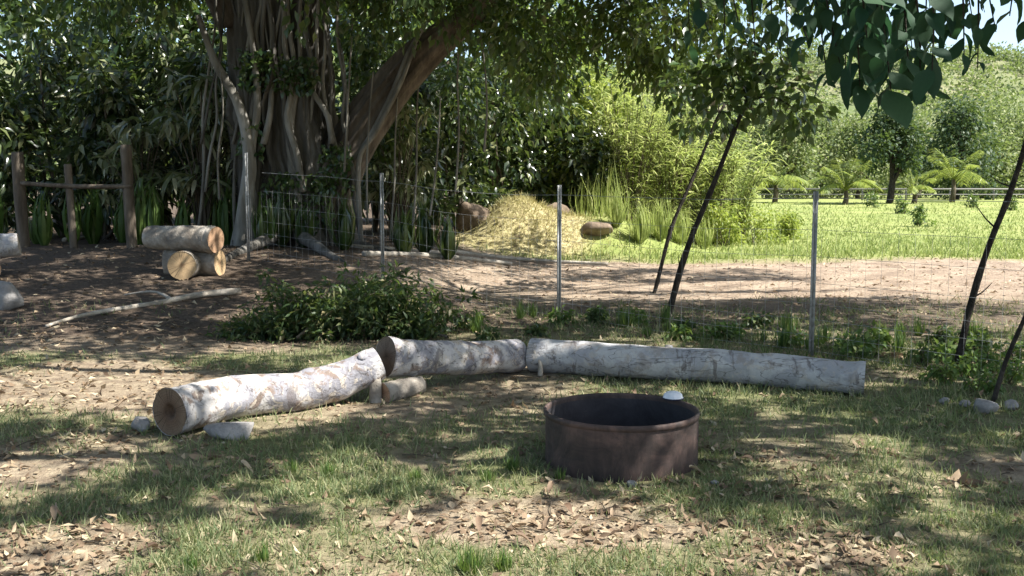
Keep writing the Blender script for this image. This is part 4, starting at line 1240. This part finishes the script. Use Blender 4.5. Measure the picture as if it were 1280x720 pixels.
palm('small light green palm at the far edge of the field left of the others', 968, 250, 70, 1.2, 13, 2.6, 'small palms across the field')
palm('small bright yellowish palm beside the dark forked tree across the field', 1056, 250, 66, .9, 15, 2.9, 'small palms across the field')
palm('small palm before the dark rounded tree across the field', 1190, 248, 72, 1.6, 13, 3.2, 'small palms across the field')
palm('small pale palm close beside the dark forked tree across the field', 1142, 252, 68, .8, 11, 2.0, 'small palms across the field')
p = at(1112, 250, 68)
plant('forked_tree', 'dark forked tree standing at the far edge of the field', 'tree', p[0], 68, 6.6, 2.6, 'leaf_fardark', .3, 18, 260, T2, .6, 0, None, .42, 'stem_dark', .28, .4, .9, True)
p = at(1195, 250, 82)
plant('round_tree', 'dark rounded tree across the field behind the small palm', 'tree', p[0], 82, 8.2, 3.6, 'leaf_fardark', .34, 22, 260, T2, .6, 0, None, .1, 'stem_dark', .3, .4, .9, True)
lF = 'light green leafy tree in the row across the sunny field'
for i, (px, Y, top, w) in enumerate([(900, 84, 150, 4.2), (945, 92, 118, 5.0), (985, 88, 128, 4.6), (1030, 96, 135, 5.0), (1075, 90, 150, 4.4), (1150, 98, 150, 5.0), (1235, 92, 165, 4.6), (1275, 100, 140, 5.2), (1320, 92, 160, 5.0), (860, 90, 140, 4.6), (1010, 110, 110, 5.4), (1255, 118, 120, 6.0), (1380, 98, 150, 5), (820, 96, 130, 5)]):
    p = at(px, top, Y); z = h1(p[0], Y)
    plant('field_tree', lF, 'tree', p[0], Y, (p[2] - z) * 1.02, w, 'leaf_far', .34, 24, 260, T2, .6, 0, 'trees across the field', .06, 'stem', .25, .4, .95, True)
for i, (px, Y, hh) in enumerate([(1150, 40, .9), (1128, 52, .8), (1215, 60, .8), (1263, 56, .9), (930, 55, 1.2), (1090, 60, .9)]):
    p = at(px, 270, Y)
    plant('field_weed', 'small dark weed bush standing alone in the open field', 'bush', p[0], Y, hh, .45, 'leaf_mid', .16, 7, 50, T2, .5, 3, 'weed bushes in the field', .1, 'stem', .02)
# far pale rail fence
rail = empty('rail_fence', (25, 78, h1(25, 78)), 'long low pale rail fence along the far edge of the field', 'fence')
for i in range(12):
    x = 17 + i * 3.4; z = h1(x, 78)
    MB().add(*box((x, 78, z + .45), (.1, .1, 1.0))).build('post', M['rail'], rail, False)
for hh in (.86, .45):
    z = h1(30, 78)
    MB().add(*box((36, 77.88, z + hh), (39, .06, .14 if hh > .8 else .08))).build('rail', M['rail'], rail, False)

# ------------------------------------------------------------------ overhanging shade tree at the right
TX, TY = 8.2, 6.2
tz = h1(TX, TY)
st = empty('shade_tree', (TX, TY, tz), 'overhanging tree with large dark leaves drooping in front of the field', 'tree')
MB().add(*tube(path([[TX, TY, tz - .2], [TX - .2, TY, 1.5], [TX - .1, TY, 3.2], [TX - .3, TY, 5.2], [TX - .2, TY, 7]], 24), np.linspace(.36, .16, 24), 14, True, .1, 2)).build('trunk', M['stem'], st)
limbs = [[(TX - .2, TY, 3.0), (6, 5.6, 4.4), (3, 5.0, 5.0), (0, 4.5, 5.2), (-2.4, 4.2, 5.2)],
         [(TX - .2, TY, 3.3), (6, 7.5, 4.6), (3.4, 9.0, 5.4), (.6, 10.3, 5.8)],
         [(TX - .2, TY, 3.6), (6.6, 8.5, 5.0), (5.4, 11, 5.8), (4, 13, 6.2)],
         [(TX - .1, TY, 3.1), (6.5, 3.5, 4.5), (4.2, 1.6, 5.2), (1.5, .8, 5.4)],
         [(TX - .2, TY, 4.0), (5.8, 6.8, 5.4), (2.6, 7.2, 6.1), (-.5, 7.4, 6.4), (-3, 7.4, 6.4)],
         [(TX - .2, TY, 3.2), (6.0, 6.0, 3.9), (4.6, 5.9, 3.9), (3.4, 5.8, 3.75), (2.2, 5.9, 3.55), (1.4, 6.2, 3.45)]]
limbP = []
for i, l in enumerate(limbs):
    pp = path(l, 28); limbP.append(pp)
    MB().add(*tube(pp, np.linspace(.16 if i < 5 else .09, .03 if i < 5 else .018, 28), 8, True, .12, 20 + i)).build('limb', M['stem'], st)
cl = []
while len(cl) < 1380:
    p = np.array([R.uniform(-5.5, 10), R.uniform(.5, 18), R.uniform(4.1, 7.4)])
    if p[2] < 2.15 + .20 * p[1]: continue
    cl.append(p)
cl = np.array(cl)
V, fs = clump_leaves(cl, R.uniform(.4, .75, len(cl)), 105, .17, T4, .55, .6, .6, shade_filter(1.0))  # mostly unseen crown, its spread and gaps shaped to cast the yard's dapples
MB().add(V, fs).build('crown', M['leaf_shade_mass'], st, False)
mb = MB()
for c in cl[::6]:
    b = min((pp[np.argmin(np.linalg.norm(pp - c, axis=1))] for pp in limbP[:5]), key=lambda q: np.linalg.norm(q - c))
    if b[2] > 2.0 + .2 * b[1]:
        mb.add(*tube(path([b, (b + c) / 2 + [0, 0, .15], c], 6), np.linspace(.03, .008, 6), 5, False))
mb.build('twigs', M['stem'], st)
# drooping sprays with single large leaves
Vn, fn = batch(np.zeros((1, 3)), np.array([[1., 0, 0]]), np.array([[0, 0, 1.]]), 1.0, .56, TN)
leaves_me = []
for q, (wd, cu) in enumerate([(.56, 1), (.48, 1.8), (.62, .4), (.52, -.6)]):
    Vn, fn = batch(np.zeros((1, 3)), np.array([[1., 0, 0]]), np.array([[0, 0, 1.]]), 1.0, wd, TN, np.array([cu]))
    Vn[:, 2] += .05 * np.sin(Vn[:, 0] * 7 + q) * np.sign(Vn[:, 1]); Vn[:, 1] += .06 * np.sin(Vn[:, 0] * 3 + q)
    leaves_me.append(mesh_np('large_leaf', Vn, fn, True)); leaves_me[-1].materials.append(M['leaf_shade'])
spr = []
def spray(px0, py0, px1, py1, Y, n, L):
    a, b = at(px0, py0, Y), at(px1, py1, Y + R.uniform(-.15, .15))
    pp = path([a, (a + b) / 2 + [R.uniform(-.05, .05), R.uniform(-.05, .05), .03], b], 12)
    MB().add(*tube(pp, np.linspace(.009, .003, 12), 5, False)).build('spray_stem', M['stem_dark'], st)
    for k in range(n):
        f = min(10.9, 11 * (.12 + .88 * (k + R.uniform(0, .8)) / n)); i0 = int(f)
        p = pp[i0] + (pp[i0 + 1] - pp[i0]) * (f - i0)
        an = k * 2.4 + R.uniform(-.5, .5)
        d = Vector((math.cos(an) * .7, math.sin(an) * .7, R.uniform(-1.3, -.35))).normalized()
        up = Vector((R.uniform(-.3, .3), R.uniform(-.6, .1), 1))
        s = d.cross(up).normalized(); nn = s.cross(d)
        l = L * R.uniform(.45, 1.05)
        o = bpy.data.objects.new('leaf', leaves_me[int(R.integers(0, 4))])
        col.objects.link(o)
        o.parent = st
        o.matrix_parent_inverse = Matrix.Translation(st.location).inverted()
        mt = Matrix((( d.x, s.x, nn.x, p[0]), (d.y, s.y, nn.y, p[1]), (d.z, s.z, nn.z, p[2]), (0, 0, 0, 1)))
        o.matrix_basis = mt @ Matrix.Diagonal((l, l * R.uniform(.85, 1.1), l, 1))
SP = [(1060, -90, 1075, 110, 5.6, 16, .23), (1090, -90, 1115, 125, 5.2, 17, .24), (1120, -90, 1150, 120, 5.5, 16, .23), (1150, -90, 1165, 90, 5.0, 13, .21), (1030, -80, 1050, 80, 6.0, 13, .2),
      (1190, -90, 1205, 70, 5.4, 11, .18), (1215, -90, 1222, 85, 5.8, 11, .17), (985, -90, 1010, 50, 6.2, 10, .17), (945, -80, 965, 40, 6.6, 10, .17), (1255, -90, 1262, 20, 5.2, 7, .16),
      (905, -80, 925, 40, 6.8, 9, .17), (1085, -60, 1100, 90, 5.9, 14, .23), (870, -80, 885, 40, 7.4, 10, .17), (1170, -90, 1188, 45, 6.0, 10, .18), (1010, -80, 1035, 105, 6.4, 11, .18),
      (1075, -70, 1085, 60, 5.0, 12, .22), (1110, -80, 1130, 70, 6.1, 12, .22), (1135, -70, 1140, 60, 5.8, 11, .22), (1045, -80, 1062, 40, 5.3, 10, .2), (970, -80, 985, 70, 7.0, 9, .17),
      (925, -80, 945, 80, 7.3, 9, .17), (890, -80, 905, 70, 7.6, 9, .17), (1235, -90, 1245, 40, 6.2, 8, .17), (1275, -90, 1285, 30, 5.6, 7, .17), (1200, -90, 1215, 20, 6.4, 8, .17), (850, -80, 862, 60, 8.0, 9, .17), (1065, -60, 1070, 60, 6.3, 12, .2), (1100, -60, 1108, 100, 6.4, 14, .22), (1128, -60, 1136, 90, 5.3, 12, .22), (1000, -60, 1012, 20, 5.6, 8, .17), (1020, -60, 1028, 30, 6.6, 9, .18),
      (1148, -60, 1156, 40, 6.4, 10, .19), (1050, -60, 1056, 100, 6.7, 11, .2), (1082, -40, 1090, 110, 6.6, 12, .21)]
for s in SP:
    spray(*s)
